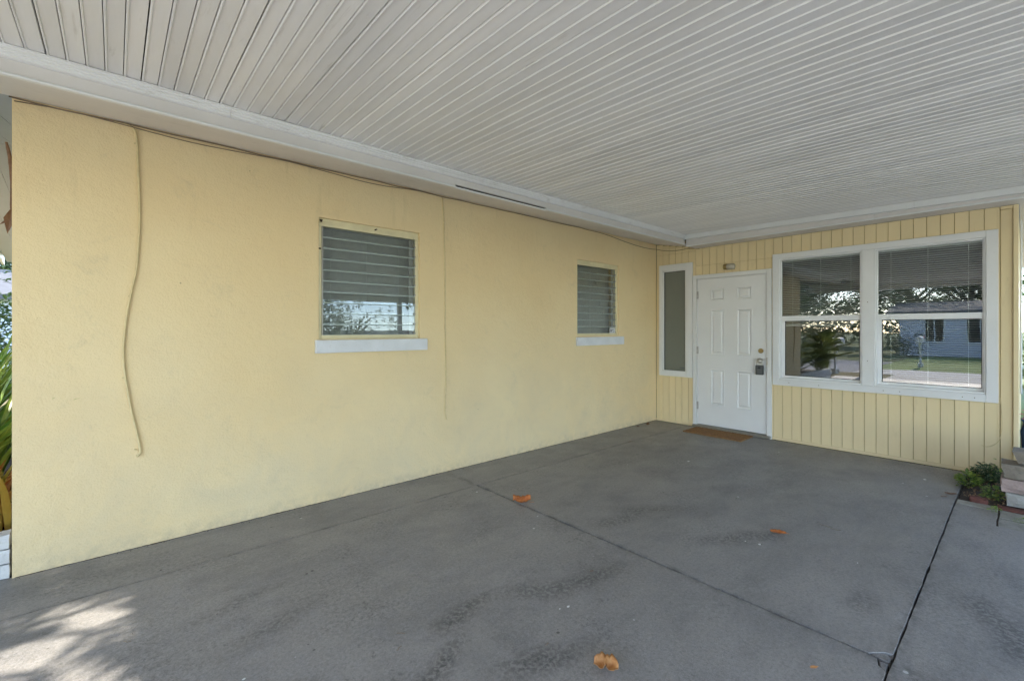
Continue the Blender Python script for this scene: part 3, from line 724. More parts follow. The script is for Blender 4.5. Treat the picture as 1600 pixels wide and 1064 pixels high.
# ------------------------------------------------------------------ BLINDS
def blinds(label, y0, y1, x, ztop, zbot, pitch, tilt, mat, axis='y', cords=3, raised=False):
    mid = ((x, (y0+y1)/2, zbot) if axis == 'y' else ((y0+y1)/2, x, zbot))
    t = thing('window_blind', mid, label, 'blind', 'blinds hanging behind the windows')
    def P(a, b, c, d, e, f, bm):
        if axis == 'y': bx(bm, a, b, c, d, e, f)
        else: bx(bm, c, d, a, b, e, f)
    bm = bmesh.new(); P(x-.014, x+.014, y0, y1, ztop-.028, ztop, bm); obj('headrail', bm, mat, t)
    bm = bmesh.new(); P(x-.012, x+.012, y0, y1, zbot, zbot+.014, bm); obj('bottom_rail', bm, mat, t)
    bm = bmesh.new(); z = ztop-.04; hw = .0125
    while z > zbot+.02:
        dz = math.sin(tilt)*hw; dx = math.cos(tilt)*hw
        a = random.uniform(-.0008, .0008)
        for s in (0,):
            # slat as a shallow arched strip of real thickness
            pr = [(-dx, -dz), (0, .0015), (dx, dz), (dx, dz-.0009), (0, .0006), (-dx, -dz-.0009)]
            A = [bm.verts.new((x+p[0], y0, z+a+p[1]) if axis == 'y' else (y0, x+p[0], z+a+p[1])) for p in pr]
            B = [bm.verts.new((x+p[0], y1, z+p[1]) if axis == 'y' else (y1, x+p[0], z+p[1])) for p in pr]
            for i in range(6): bm.faces.new((A[i], A[(i+1) % 6], B[(i+1) % 6], B[i]))
        z -= pitch
    bmesh.ops.recalc_face_normals(bm, faces=bm.faces)
    o = obj('slats', bm, mat, t); o['kind'] = 'stuff'
    for k in range(cords):
        yy = y0+(y1-y0)*(.14+.72*k/(cords-1))
        bm = bmesh.new(); P(x-.0165, x-.0145, yy-.0022, yy+.0022, zbot, ztop, bm); obj('ladder_cord', bm, mat, t)
    return t
blinds('white slat blind fully lowered behind the right half of the large window', -3.345, -2.555, .100, 2.17, .775, .0215, R(-12), M['blind'])
blinds('white slat blind half raised behind the left half of the large window', -2.435, -1.648, .100, 2.17, 1.372, .0215, R(-12), M['blind'])
blinds('grey slat blind closed behind the louvered window nearest the camera', -4.79, -3.955, .150, 2.17, 1.27, .0185, R(62), M['blind_d'], 'x')
blinds('grey slat blind closed behind the louvered window nearest the corner', -1.775, -.955, .150, 2.17, 1.27, .0185, R(62), M['blind_d'], 'x')

# ------------------------------------------------------------------ SMALL THINGS BY THE DOOR
lamp = thing('wall_lamp', (0, -1.076, 2.14), 'small wall lamp of glass jar and metal cap above the front door', 'lamp')
bm = bmesh.new(); bx(bm, -.018, -.002, -1.125, -1.02, 2.105, 2.175, .004); obj('back_plate', bm, M['alu'], lamp)
bm = bmesh.new(); lathe(bm, (-.055, -1.045, 2.140), (0, -1, 0), [(0, .030), (.01, .036), (.055, .038), (.085, .034), (.100, .020)], 18); obj('glass_jar', bm, paint('lamp_glass', (.50, .46, .38), .15, .2, 20), lamp)
bm = bmesh.new(); lathe(bm, (-.055, -1.003, 2.140), (0, -1, 0), [(0, .022), (.006, .036), (.045, .040)], 18); bx(bm, -.05, -.017, -1.045, -1.02, 2.13, 2.15); obj('lamp_cap', bm, M['brass'], lamp)
bm = bmesh.new(); tube(bm, [(-.055, -1.06, 2.14), (-.055, -1.125, 2.14)], .012, 8); obj('bulb', bm, M['stick'], lamp)

lb = thing('key_lockbox', (-.055, -1.435, .776), 'black key lockbox with grey cover hanging from the door knob', 'lockbox')
bm = bmesh.new(); bx(bm, -.062, -.026, -1.478, -1.392, .776, .893, .006); obj('body', bm, M['black'], lb)
bm = bmesh.new(); bx(bm, -.0665, -.0625, -1.468, -1.405, .784, .885, .0015); obj('cover', bm, M['greyp'], lb)
bm = bmesh.new(); lathe(bm, (-.0668, -1.436, .862), (-1, 0, 0), [(0, .020), (.002, .018), (.003, .010)], 16); bmesh.ops.scale(bm, vec=(1, 1, .55), space=Matrix.Translation((0, 1.436, -.862)), verts=bm.verts); obj('dial', bm, M['black'], lb)
bm = bmesh.new(); tube(bm, spline([(-.044, -1.464, .893), (-.044, -1.464, .935), (-.040, -1.455, .962), (-.036, -1.432, .978), (-.040, -1.408, .962), (-.044, -1.402, .935), (-.044, -1.402, .893)], 5), .0052, 8); obj('shackle', bm, M['steel'], lb)

# coir mat
bm = bmesh.new()
nx, ny = 34, 56
def matz(x, y): return .019+.003*noise.noise(Vector((x*60, y*60, 0)))
X0, X1, Y0, Y1 = -.445, -.075, -1.372, -.652
grid = [[bm.verts.new((X0+(X1-X0)*i/nx+random.uniform(-.002, .002), Y0+(Y1-Y0)*j/ny+random.uniform(-.002, .002), matz(X0+(X1-X0)*i/nx, Y0+(Y1-Y0)*j/ny)+random.uniform(-.0015, .002))) for j in range(ny+1)] for i in range(nx+1)]
for i in range(nx):
    for j in range(ny): bm.faces.new((grid[i][j], grid[i+1][j], grid[i+1][j+1], grid[i][j+1]))
be = [e for e in bm.edges if e.is_boundary]
r = bmesh.ops.extrude_edge_only(bm, edges=be)
for v in r['geom']:
    if isinstance(v, bmesh.types.BMVert): v.co.z = .0025
bmesh.ops.recalc_face_normals(bm, faces=bm.faces)
dm = thing('door_mat', (-.26, -1.01, 0), 'brown coir mat lying on the floor before the front door', 'door mat')
obj('pile', bm, M['mat'], dm)
bm = bmesh.new(); bx(bm, X0-.004, X1+.004, Y0-.004, Y1+.004, .0018, .009, .002); obj('backing', bm, M['cable'], dm)

# ------------------------------------------------------------------ FALLEN LEAVES
def dry_leaf(loc, rot, L, W, curl, mat, label, seed, fold=0.25, lobes=0, stem=True, z=.004):
    rnd = random.Random(seed); bm = bmesh.new(); nu, nv = 12, 6
    rows = []
    for i in range(nu+1):
        u = i/nu; wd = W*math.sin(math.pi*min(1, u*.96+.03))**.75*(1+.12*rnd.uniform(-1, 1))
        if lobes: wd *= 1-.45*math.exp(-((u-.5)/.09)**2)
        row = []
        for j in range(-nv//2, nv//2+1):
            t = j/(nv/2)
            x = (u-.5)*L; y = t*wd*.5
            zz = abs(t)**1.3*wd*fold + curl*((u-.5)**2)*L*1.2*(1+.5*t) + .10*W*noise.noise(Vector((x*45+seed, y*45, seed)))
            if lobes: zz += .02*math.exp(-((u-.5)/.06)**2)
            row.append(bm.verts.new((x, y, zz)))
        rows.append(row)
    for r0, r1 in zip(rows[:-1], rows[1:]):
        for j in range(len(r0)-1): f = bm.faces.new((r0[j], r0[j+1], r1[j+1], r1[j])); f.smooth = True
    zmin = min(v.co.z for v in bm.verts)
    for v in bm.verts: v.co.z += -zmin+z
    r = bmesh.ops.extrude_face_region(bm, geom=list(bm.faces)); tv = [v for v in r['geom'] if isinstance(v, bmesh.types.BMVert)]
    bmesh.ops.translate(bm, vec=(0, 0, .0009), verts=tv)
    if stem: tube(bm, [(L*.45, 0, z+.004), (L*.58, .004, z+.003), (L*.70, .001, z+.002)], .0012, 5)
    bmesh.ops.recalc_face_normals(bm, faces=bm.faces)
    o = obj('dry_leaf', bm, mat, base=(0, 0, 0)); o.location = (*loc, 0); o.rotation_euler = (0, 0, rot)
    return tag(o, label, 'leaf', 'fallen leaves on the carport floor')
# world direction of the picture's horizontal is about (0.75, -0.66): angle -41 degrees
dry_leaf((-3.645, -1.035), R(-38), .135, .085, .9, M['lf1'], 'curled orange dry leaf lying across the long floor joint', 3, .45)
dry_leaf((-2.735, -2.519), R(-62), .092, .052, .15, M['lf1'], 'flat narrow orange leaf beside small white paint spots on the right', 5, .12)
dry_leaf((-4.543, -2.497), R(-62), .095, .098, .5, M['lf2'], 'tan two lobed folded leaf at the bottom centre of the floor', 8, .30, lobes=1, stem=False)
dry_leaf((-3.93, -3.035), R(-35), .030, .015, .3, M['lf2'], 'tiny pale brown leaf near the broken corner of the slabs', 11)
dry_leaf((-.40, -.11), R(20), .11, .05, .5, M['lf3'], 'brown leaf lying in the corner where the two walls meet', 12, .3)
dry_leaf((-.62, -.09), R(75), .07, .03, .4, M['lf3'], 'small brown leaf close to the stucco wall near the corner', 13, .3)
dry_leaf((-1.42, -.50), R(-20), .05, .012, .2, M['lf3'], 'thin brown leaf shred on the floor joint left of the mat', 14, .2)
dry_leaf((-4.02, -2.01), R(-30), .022, .007, .2, M['lf3'], 'tiny reddish leaf shred in the middle of the front slab', 15, .2, stem=False)
dry_leaf((-.93, -3.19), R(-60), .075, .035, .3, M['lf3'], 'reddish brown leaf lying at the edge of the weed bed', 16, .2)
dry_leaf((-1.05, -3.16), R(-40), .045, .012, .2, M['lf3'], 'dark leaf shred on the slab beside the weed bed', 17, .2)
# twigs and crumbs
def twig(p, L, rot, seed, label):
    rnd = random.Random(seed); d = Vector((math.cos(rot), math.sin(rot), 0)); nrm = Vector((-d.y, d.x, 0)); pts = []
    for i in range(6): pts.append(Vector((*p, .004)) + d*L*(i/5-.5) + nrm*rnd.uniform(-.1, .1)*L + Vector((0, 0, rnd.uniform(0, .003))))
    bm = bmesh.new(); tube(bm, spline(pts, 3), .0013, 5); tag(obj('twig', bm, M['cable']), label, 'twig', 'twigs on the carport floor')
twig((-5.05, -1.78), .035, R(-40), 1, 'upper of two tiny curved twigs on the front slab')
twig((-5.10, -1.86), .030, R(20), 2, 'lower of two tiny curved twigs on the front slab')
twig((-2.39, -2.72), .12, R(-100), 3, 'fine straight twig on the slab right of the orange leaf')
twig((-4.62, -2.25), .02, R(0), 4, 'short dark twig just above the tan two lobed leaf')
twig((-5.95, -1.06), .03, R(-40), 5, 'short dark twig lying in the sunlit palm shadows at lower left')
twig((-1.60, -.24), .06, R(15), 6, 'dark twig beside the stucco wall below the far louvered window')
bm = bmesh.new(); rnd = random.Random(4)
for i in range(420):
    r_ = rnd.random()
    if r_ < .45: x, y = rnd.uniform(-6.4, -.05), -abs(rnd.gauss(0, .02))-.004
    elif r_ < .75: x, y = -abs(rnd.gauss(0, .02))-.008, rnd.uniform(-3.4, -1.6)
    else: x, y = rnd.uniform(-6, -.1), rnd.uniform(-3.1, -.1)
    s = rnd.uniform(.0012, .004); bmesh.ops.create_cube(bm, size=s, matrix=Matrix.Translation((x, y, s*.4)) @ Matrix.Rotation(rnd.uniform(0, 3), 4, 'Z') @ Matrix.Rotation(rnd.uniform(0, 1), 4, 'X') @ Matrix.Diagonal((1.6, .8, .6, 1)))
for (ax, a0, a1, fx, sgn) in (('x', -6.39, -.03, -.0005, -1), ('y', -3.42, -1.58, -.004, -1)):
    N = int((a1-a0)/.02); prev = None
    for i in range(N+1):
        t = a0+(a1-a0)*i/N; wd = .003+.012*max(0, noise.noise(Vector((t*7, 1, 2)))+.15)+.004*abs(noise.noise(Vector((t*40, 5, 2))))
        hh = .0012+.003*abs(noise.noise(Vector((t*23, 9, 2))))
        P3 = [(fx, hh*1.5), (fx+sgn*wd*.5, hh), (fx+sgn*wd, -.0015)]
        cur = [bm.verts.new((t, q0, q1) if ax == 'x' else (q0, t, q1)) for q0, q1 in P3]
        if prev:
            for k in range(2): bm.faces.new((prev[k], prev[k+1], cur[k+1], cur[k]))
        prev = cur
tag(obj('floor_crumbs', bm, M['soil']), 'fine dark crumbs of dirt along the foot of the walls', 'dirt', kind='stuff')
bm = bmesh.new()
for (x, y, s) in ((-3.016, -2.425, .010), (-2.995, -2.50, .020), (-3.73, -1.292, .010), (-3.887, -1.415, .014), (-3.764, -.621, .018), (-1.643, -1.345, .03), (-4.355, -2.135, .016), (-4.40, -2.12, .009), (-2.815, -2.955, .008), (-5.62, -1.62, .012), (-.6, -3.0, .03), (-2.2, -1.0, .012)):
    n = 9; vs = [bm.verts.new((x+math.cos(2*math.pi*k/n)*s*.5*random.uniform(.7, 1.3), y+math.sin(2*math.pi*k/n)*s*.32*random.uniform(.7, 1.3), .0032)) for k in range(n)]
    f = bm.faces.new(vs); r = bmesh.ops.extrude_face_region(bm, geom=[f]); bmesh.ops.translate(bm, vec=(0, 0, .0012), verts=[v for v in r['geom'] if isinstance(v, bmesh.types.BMVert)])
bmesh.ops.recalc_face_normals(bm, faces=bm.faces)
tag(obj('paint_drips', bm, M['wpaint']), 'scattered white paint drips dried on the grey floor', 'paint', kind='stuff')

# ------------------------------------------------------------------ WEED BED, BLOCKS, PAVERS at the right
def rough_block(x0, x1, y0, y1, z0, z1, seed, taper=0, jit=.004):
    bm = bmesh.new(); rnd = random.Random(seed)
    bx(bm, x0, x1, y0, y1, z0, z1)
    bmesh.ops.subdivide_edges(bm, edges=bm.edges, cuts=2, use_grid_fill=True)
    zc_ = (z0+z1)/2; c = Vector(((x0+x1)/2, (y0+y1)/2, zc_))
    for v in bm.verts:
        cr = sum(abs(abs(v.co[i]-c[i])-h/2) < 1e-4 for i, h in enumerate((x1-x0, abs(y1-y0), z1-z0)))
        if cr >= 2: v.co += (c-v.co).normalized()*.006
        v.co += Vector((rnd.uniform(-jit, jit), rnd.uniform(-jit, jit), rnd.uniform(-jit, jit)*.5))
        if taper: v.co.x += taper*(z1-v.co.z)/(z1-z0)*(1 if v.co.x < c.x else 0); v.co.y -= taper*(z1-v.co.z)/(z1-z0)*(1 if v.co.y > c.y else 0)
    return bm
bw = thing('block_wall', (-.8, -3.9, 0), 'low stacked concrete block wall of four courses beside the weed bed', 'garden wall')
rows = [(-3.490, 0.000, .103, 'blockg', -.930, .0), (-3.462, .104, .208, 'blockp', -.945, .0), (-3.462, .209, .322, 'blockt', -.955, .018), (-3.520, .323, .420, 'blockt', -.94, .030)]
for r_i, (ys, z0, z1, mm, x0, tp) in enumerate(rows):
    y = ys
    for k in range(5):
        L = .30 if (k or r_i % 2) else .20
        obj('concrete_block', rough_block(x0, x0+.22, y-L+.006, y, z0, z1-.002, r_i*10+k, tp), M[mm if k % 3 == 0 else random.choice(['blockt', 'blockp', 'blockg'])], bw); y -= L
pv = thing('paver_path', (-1.3, -4.2, 0), kind='structure')
for r_i, (xa, xb) in enumerate(((-1.488, -1.282), (-1.268, -1.065))):
    y = -3.461
    for k in range(6):
        L = .40 if not (k == 0 and r_i) else .30
        obj('paver', rough_block(xa, xb, y-L+.012, y, -.07, -.004+random.uniform(-.004, .004), 60+r_i*10+k, 0, .0025), M['paver'], pv); y -= L
y = -3.345; k = 0
obj('brick', rough_block(-1.025, -.955, -3.40, -3.300, -.03, .040, 90), M['red'], pv)
for k in range(9):
    obj('brick', rough_block(-1.045, -.958, y-.098-.20, y-.098, -.06, .006, 91+k), M['red'], pv); y -= .208
def leafquad(bm, p, d, up, L, W, bend=.3):
    s = d.cross(up).normalized(); up = s.cross(d).normalized()
    a = p; m1 = p+d*L*.5+up*L*.06; e = p+d*L-up*L*bend*.4
    v = [bm.verts.new(a), bm.verts.new(m1+s*W*.5+up*W*.12), bm.verts.new(e), bm.verts.new(m1-s*W*.5+up*W*.12), bm.verts.new(m1-up*W*.08)]
    for t in ((0, 1, 4), (1, 2, 4), (2, 3, 4), (3, 0, 4)): bm.faces.new([v[i] for i in t])
def weed(name, c, rx, ry, h, n, size, mat, label, seed, stems=True):
    rnd = random.Random(seed); t = thing(name, (c[0], c[1], 0), label, 'plant', 'weeds in the bed by the siding wall')
    bm = bmesh.new(); sb = bmesh.new()
    for i in range(n):
        a = rnd.uniform(0, 2*math.pi); r = math.sqrt(rnd.random()); z = rnd.random()**.8*h*(1.1-r*.6)
        p = Vector((c[0]+rx*r*math.cos(a), c[1]+ry*r*math.sin(a), .006+z))
        if p.x > -.03: p.x = -.03-rnd.random()*.03
        d = Vector((math.cos(a)+rnd.uniform(-.6, .6), math.sin(a)+rnd.uniform(-.6, .6), rnd.uniform(-.1, .7))).normalized()
        if d.x > 0: d.x *= .2; d.normalize()
        leafquad(bm, p, d, Vector((0, 0, 1)), size*rnd.uniform(.6, 1.3), size*rnd.uniform(.5, .9))
        if stems and i % 4 == 0: tube(sb, [(c[0]+rx*r*.4*math.cos(a), c[1]+ry*r*.4*math.sin(a), .0), (p.x, p.y, p.z)], .0015, 4)
    obj('leaves', bm, mat, t)
    if len(sb.verts): obj('stems', sb, M['weedd'], t)
    else: sb.free()
    return t
weed('weed', (-.50, -3.27), .17, .07, .10, 210, .034, M['weed'], 'bright green leafy weed at the front left of the bed', 1)
weed('weed', (-.22, -3.37), .15, .09, .15, 300, .036, M['weedd'], 'dark green bushy weed against the foot of the siding', 2)
weed('weed', (-.80, -3.42), .12, .06, .10, 170, .026, M['weed'], 'low yellow green weed between the red brick and the block wall', 3)
weed('weed', (-1.16, -3.44), .06, .03, .02, 60, .014, M['weed'], 'small weed tuft sprouting from the joint by the pavers', 4, False)
weed('weed', (-1.30, -3.60), .09, .07, .012, 110, .011, M['weed'], 'sparse moss like weeds growing on the first paver', 5, False)
weed('weed', (-.30, -3.44), .20, .05, .22, 45, .026, M['weed'], 'tall thin weed sprigs reaching up in front of the corner board', 6)
bm = bmesh.new(); rnd = random.Random(9)
for i in range(260):
    p = Vector((rnd.uniform(-1.0, -.1), rnd.uniform(-3.50, -3.26), rnd.uniform(.0, .03)))
    d = Vector((rnd.uniform(-1, 1), rnd.uniform(-1, 1), rnd.uniform(-.1, .25))).normalized(); leafquad(bm, p, d, Vector((0, 0, 1)), rnd.uniform(.012, .04), rnd.uniform(.004, .016))
tag(obj('leaf_litter', bm, M['litter']), 'brown leaf litter lying between the weeds in the bed', 'leaf litter', kind='stuff')

# blue pot with red flowers, seen past the corner
pot = thing('flower_pot', (.55, -3.66, 0), 'blue glazed pot with red flowers just past the corner board', 'flower pot')
bm = bmesh.new(); lathe(bm, (.55, -3.70, -.02), (0, 0, 1), [(0, .10), (.10, .13), (.38, .145), (.46, .125), (.48, .14), (.50, .14), (.49, .11)], 24); obj('pot', bm, M['blue'], pot)
bm = bmesh.new(); rnd = random.Random(3)
for i in range(160):
    a = rnd.uniform(0, 6.28); d = Vector((math.cos(a), math.sin(a), rnd.uniform(-.2, .9))).normalized(); leafquad(bm, Vector((.55, -3.70, .50))+d*rnd.uniform(.02, .12), d, Vector((0, 0, 1)), .035, .03)
obj('flowers', bm, M['petal'], pot)
bm = bmesh.new(); tube(bm, [(.16, -3.565, .75), (.16, -3.565, 2.32)], .007, 8); tag(obj('conduit', bm, M['white']), 'thin white vertical conduit on the outer side of the corner', 'pipe')

# ------------------------------------------------------------------ PLANTS
def frond_bm(bm, sb, base, az, L, rise, droop, nl=34, lw=.022, ll=.32, rnd=random):
    d = Vector((math.cos(az), math.sin(az), 0)); pts = []
    for i in range(nl+1):
        t = i/nl; pts.append(Vector(base) + d*L*t*(1-.15*t) + Vector((0, 0, rise*t - droop*t*t)))
    tube(sb, pts[::2], [.009*(1-.8*i/(len(pts[::2])-1))+.0015 for i in range(len(pts[::2]))], 5)
    for i in range(4, nl+1):
        t = i/nl; tan = (pts[i]-pts[i-1]).normalized(); side = tan.cross(Vector((0, 0, 1))).normalized(); up = side.cross(tan)
        l = ll*math.sin(math.pi*min(1, t*.85+.12))**.7*rnd.uniform(.85, 1.1)
        for s in (-1, 1):
            dd = (side*s*.85+tan*.55+up*.25).normalized(); e = pts[i]+dd*l+Vector((0, 0, -.35*l*rnd.uniform(.5, 1.2)))
            m_ = pts[i]+dd*l*.5; wv = tan*lw*.5
            v = [bm.verts.new(pts[i]-wv*.4), bm.verts.new(pts[i]+wv*.4), bm.verts.new(m_+wv), bm.verts.new(e), bm.verts.new(m_-wv)]
            bm.faces.new(v)
def palm_plant(x, y, n, L, h, label, seed, group=None, z=-.05, trunk=.0, ll=.32, lw=.022, spread=False):
    rnd = random.Random(seed); t = thing('palm_plant', (x, y, z), label, 'palm', group)
    bm = bmesh.new(); sb = bmesh.new()
    for k in range(n):
        az = 2*math.pi*k/n*1.618+rnd.uniform(-.2, .2); f = rnd.uniform(.75, 1.1)
        frond_bm(bm, sb, (x+rnd.uniform(-.08, .08), y+rnd.uniform(-.08, .08), z+trunk*(rnd.uniform(.12, 1) if spread else 1)), az, L*f, h*rnd.uniform(.7, 1.25), h*rnd.uniform(.2, .65), rnd=rnd, ll=ll, lw=lw)
    obj('fronds', bm, M['palm'], t); obj('stalks', sb, M['palm'], t)
    if trunk:
        tb = bmesh.new(); tube(tb, [(x, y, z-.05), (x+.03, y, z+trunk*.5), (x, y, z+trunk+.1)], [.03, .025, .02] if spread else [.085, .06, .05], 10); obj('trunk', tb, M['bark'], t)
    return t
G = 'palms around the garden'
palm_plant(-8.75, .16, 34, .50, .55, 'yellow green palm beside the white brick planter beyond the wall end', 21, G, trunk=1.15, spread=True, ll=.26)
palm_plant(-7.65, .62, 20, 1.65, 1.25, 'bushy palm growing just past the left end of the stucco wall', 22, G, trunk=.15)
palm_plant(-10.75, -.55, 16, 1.8, .75, 'tall palm on the street side whose fronds shade the carport entrance', 24, G, trunk=3.0, ll=.45, lw=.034)
palm_plant(2.6, -4.15, 14, 1.2, 1.7, 'palm beyond the corner board on the far side of the house', 23, G, trunk=.3)
def strap_clump(x, y, n, L, mat, label, seed, z=.15, wd=.032):
    rnd = random.Random(seed); bm = bmesh.new()
    for k in range(n):
        az = rnd.uniform(0, 6.283); l = L*rnd.uniform(.6, 1.1); lean = rnd.uniform(.2, .8); p0 = Vector((x+rnd.uniform(-.12, .12), y+rnd.uniform(-.12, .12), z)); d = Vector((math.cos(az), math.sin(az), 0)); s = Vector((-d.y, d.x, 0))
        prev = None
        for i in range(7):
            t = i/6; c = p0+d*l*lean*t*t+Vector((0, 0, l*(t-.45*lean*t*t))); w_ = wd*(math.sin(math.pi*(t*.9+.1))*.5+.05)
            cur = [bm.verts.new(c-s*w_), bm.verts.new(c+Vector((0, 0, -w_*.35))), bm.verts.new(c+s*w_)]
            if prev:
                bm.faces.new((prev[0], prev[1], cur[1], cur[0])); bm.faces.new((prev[1], prev[2], cur[2], cur[1]))
            prev = cur
    return tag(obj('strap_leaf_plant', bm, mat), label, 'plant', 'garden plants past the wall end')
strap_clump(-6.66, .70, 110, 1.25, M['strap'], 'long leaved green plant showing at the left edge behind the wall end', 31)
strap_clump(-6.82, 1.6, 120, 1.45, M['strap'], 'taller long leaved green plant farther back past the wall end', 32)
strap_clump(-6.56, .34, 80, .50, M['croton'], 'low orange and yellow leaved plant just behind the white brick planter', 33)
strap_clump(-6.98, 2.8, 120, 1.4, M['strap'], 'farthest long leaved green plant along the side of the house', 34)
bm = bmesh.new(); rnd = random.Random(2)
for i in range(500):
    p = Vector((rnd.uniform(-7.2, -6.42), rnd.uniform(.12, 1.4), .16+rnd.random()*.05)); d = Vector((rnd.uniform(-1, 1), rnd.uniform(-1, 1), rnd.uniform(-.1, .3))).normalized(); leafquad(bm, p, d, Vector((0, 0, 1)), rnd.uniform(.03, .09), rnd.uniform(.008, .03))
tag(obj('leaf_litter', bm, M['litter']), 'dry brown leaf litter on the soil of the white brick planter', 'leaf litter', kind='stuff')
# dry dead frond hanging by the wall end
bm = bmesh.new()
tube(bm, spline([(-6.435, .12, 2.36), (-6.425, .13, 2.30), (-6.415, .14, 2.2), (-6.413, .14, 2.10), (-6.418, .14, 2.0)], 4), [.006, .006, .008, .008, .009, .009, .011, .011, .012, .012, .011, .011, .010, .010, .009, .008, .006], 6)
leafquad(bm, Vector((-6.412, .14, 2.02)), Vector((-.15, .0, -1)).normalized(), Vector((0, -1, .1)), .16, .045)
leafquad(bm, Vector((-6.42, .14, 1.93)), Vector((-.9, .0, -.4)).normalized(), Vector((0, -.6, .6)), .05, .02)
tag(obj('dead_frond', bm, M['lf3']), 'brown dead frond hanging beside the left end of the stucco wall', 'dry frond')

# white brick planter
pl = thing('brick_planter', (-7.8, .06, 0), 'low white painted brick planter edge starting at the stucco wall end', 'planter')
for r_i in range(3):
    x = -6.404-(.10 if r_i % 2 else 0)
    if r_i % 2: obj('brick', rough_block(-6.500, -6.406, .005, .105, r_i*.079+.002, (r_i+1)*.079, 200, 0, .002), M['wbrick'], pl)
    for k in range(13):
        obj('brick', rough_block(x-.196, x-.002, .005, .105, r_i*.079+.002, (r_i+1)*.079, 201+r_i*20+k, 0, .002), M['wbrick'], pl); x -= .204
box('planter_soil', M['soil'], pl, -9.0, -6.402, .107, 4.5, -.05, .155)

# ------------------------------------------------------------------ BACKGROUND (seen in the glass and past the wall ends)
def leaf_crown(bm, c, r, n, s, rnd):
    blobs = [(Vector((rnd.gauss(0, .5), rnd.gauss(0, .5), rnd.gauss(0, .42)))*.9, rnd.uniform(.28, .5)) for _ in range(16)]
    for i in range(n):
        b, br = rnd.choice(blobs); q_ = Vector((rnd.gauss(0, 1), rnd.gauss(0, 1), rnd.gauss(0, 1))).normalized()*br*rnd.uniform(.5, 1.05)
        p = b+q_; p = Vector((c[0]+p.x*r[0], c[1]+p.y*r[1], c[2]+p.z*r[2]))
        d = Vector((rnd.uniform(-1, 1), rnd.uniform(-1, 1), rnd.uniform(-.6, .6))).normalized(); leafquad(bm, p, d, Vector((rnd.uniform(-.5, .5), rnd.uniform(-.5, .5), 1)), s*rnd.uniform(.7, 1.4), s*.6)
def make_tree(x, y, h, r, label, seed, n=2600, s=.30):
    rnd = random.Random(seed); t = thing('shade_tree', (x, y, gz), label, 'tree', 'trees around the street')
    bm = bmesh.new(); tube(bm, [(x, y, gz-.1), (x+.1, y, h*.25), (x-.1, y+.1, h*.5), (x, y, h*.75)], [.26, .2, .15, .05], 8)
    for k in range(6):
        a = k*1.05+rnd.random(); tube(bm, [(x, y, h*.3+k*.1*h*.5), (x+math.cos(a)*r*.35, y+math.sin(a)*r*.35, h*.55), (x+math.cos(a)*r*.7, y+math.sin(a)*r*.7, h*.72)], [.10, .06, .02], 6)
    obj('trunk', bm, M['bark'], t)
    bm = bmesh.new(); leaf_crown(bm, (x, y, h*.66), (r, r, h*.40), n, s, rnd); obj('crown', bm, M['leaf'], t)
    return t
def copy_tree(src, x, y, sc, rot, label):
    r = src.copy(); COL.objects.link(r); r.location = (x, y, gz); r.rotation_euler = (0, 0, rot); r.scale = (sc, sc, sc); r['label'] = label
    for ch in src.children: c = ch.copy(); COL.objects.link(c); c.parent = r
    return r
t1 = make_tree(-34, -1.5, 7.5, 5.0, 'broad oak like tree behind the lilac house across the street', 41, 13000, .20)
for (x, y, s_, r_, lb_) in ((-36, -11, 1.05, 1.2, 'tree behind the left end of the lilac house across the street'), (-33, 8.5, .95, 2.2, 'tree to the right of the lilac house across the street'),
                            (-30, 18, 1.2, 3.0, 'large tree at the far bend of the street'), (-38, -22, 1.25, .4, 'tall tree far down the street on the left'), (-46, 3, 1.35, 4.0, 'distant tree behind the street houses'),
                            (-22, 34, 1.2, 5.0, 'tree showing past the left wall end'), (-10, 30, .9, 1.0, 'rounder tree behind the garden shrubs past the wall end'),
                            (18, -26, 1.1, .7, 'tree behind the blue grey neighbour house'), (8.5, -11.5, .9, 2.7, 'unseen leafy tree added to cut light from the side yard'), (-11.2, 4.0, .80, 1.9, 'unseen street side tree added to shade the garden past the wall end'), (12, -6, .8, .2, 'tree beyond the grey board fence'), (-3.2, -16, .95, 3.6, 'side yard tree farthest from the carport'), (-12, -30, 1.2, 1.7, 'tree across the side yard')):  # two unseen trees here are added to cut light on floor and garden
    copy_tree(t1, x, y, s_, r_, lb_)
t2 = make_tree(.2, -13.0, 3.3, 1.7, 'small bushy tree in the side yard facing the louvered windows', 42, 1500, .14); t2['group'] = 'trees around the street'
def hedge(x, y, rx, ry, h, label, seed, n=2500, s=.12):
    rnd = random.Random(seed); bm = bmesh.new(); leaf_crown(bm, (x, y, h*.5), (rx, ry, h*.62), n, s, rnd)
    for i in range(5):
        a = rnd.uniform(0, 6.28); tube(bm, [(x+math.cos(a)*.2*rx, y+math.sin(a)*.2*ry, gz-.05), (x+math.cos(a)*.5*rx, y+math.sin(a)*.5*ry, h*.5)], .03, 5)
    return tag(obj('hedge', bm, M['leaf']), label, 'hedge', 'hedges along the street')
hedge(-23, 5.5, 1.8, 4.2, 3.4, 'tall dark hedge at the street side across from the mailboxes', 51, 4200, .14)
hedge(-60, 0, 4, 60, 5.0, 'long distant tree line closing the view behind the street houses', 60, 14000, .6)
hedge(-24.6, .6, .6, .8, 1.2, 'round shrub in front of the lilac house', 52, 1000, .09)
hedge(-24.4, -3.3, .6, .8, 1.1, 'low shrub under the lilac house window', 53, 1000, .09)
hedge(-8.2, 11, 2.0, 1.2, 2.3, 'yellow green garden shrub past the side of the house', 54, 2600, .12)
hedge(6.0, -9.8, 3.0, 1.3, 2.9, 'unseen shrub added beyond the block wall to cut side light', 55, 1800, .12)  # unseen shrub added to dim light entering from the side

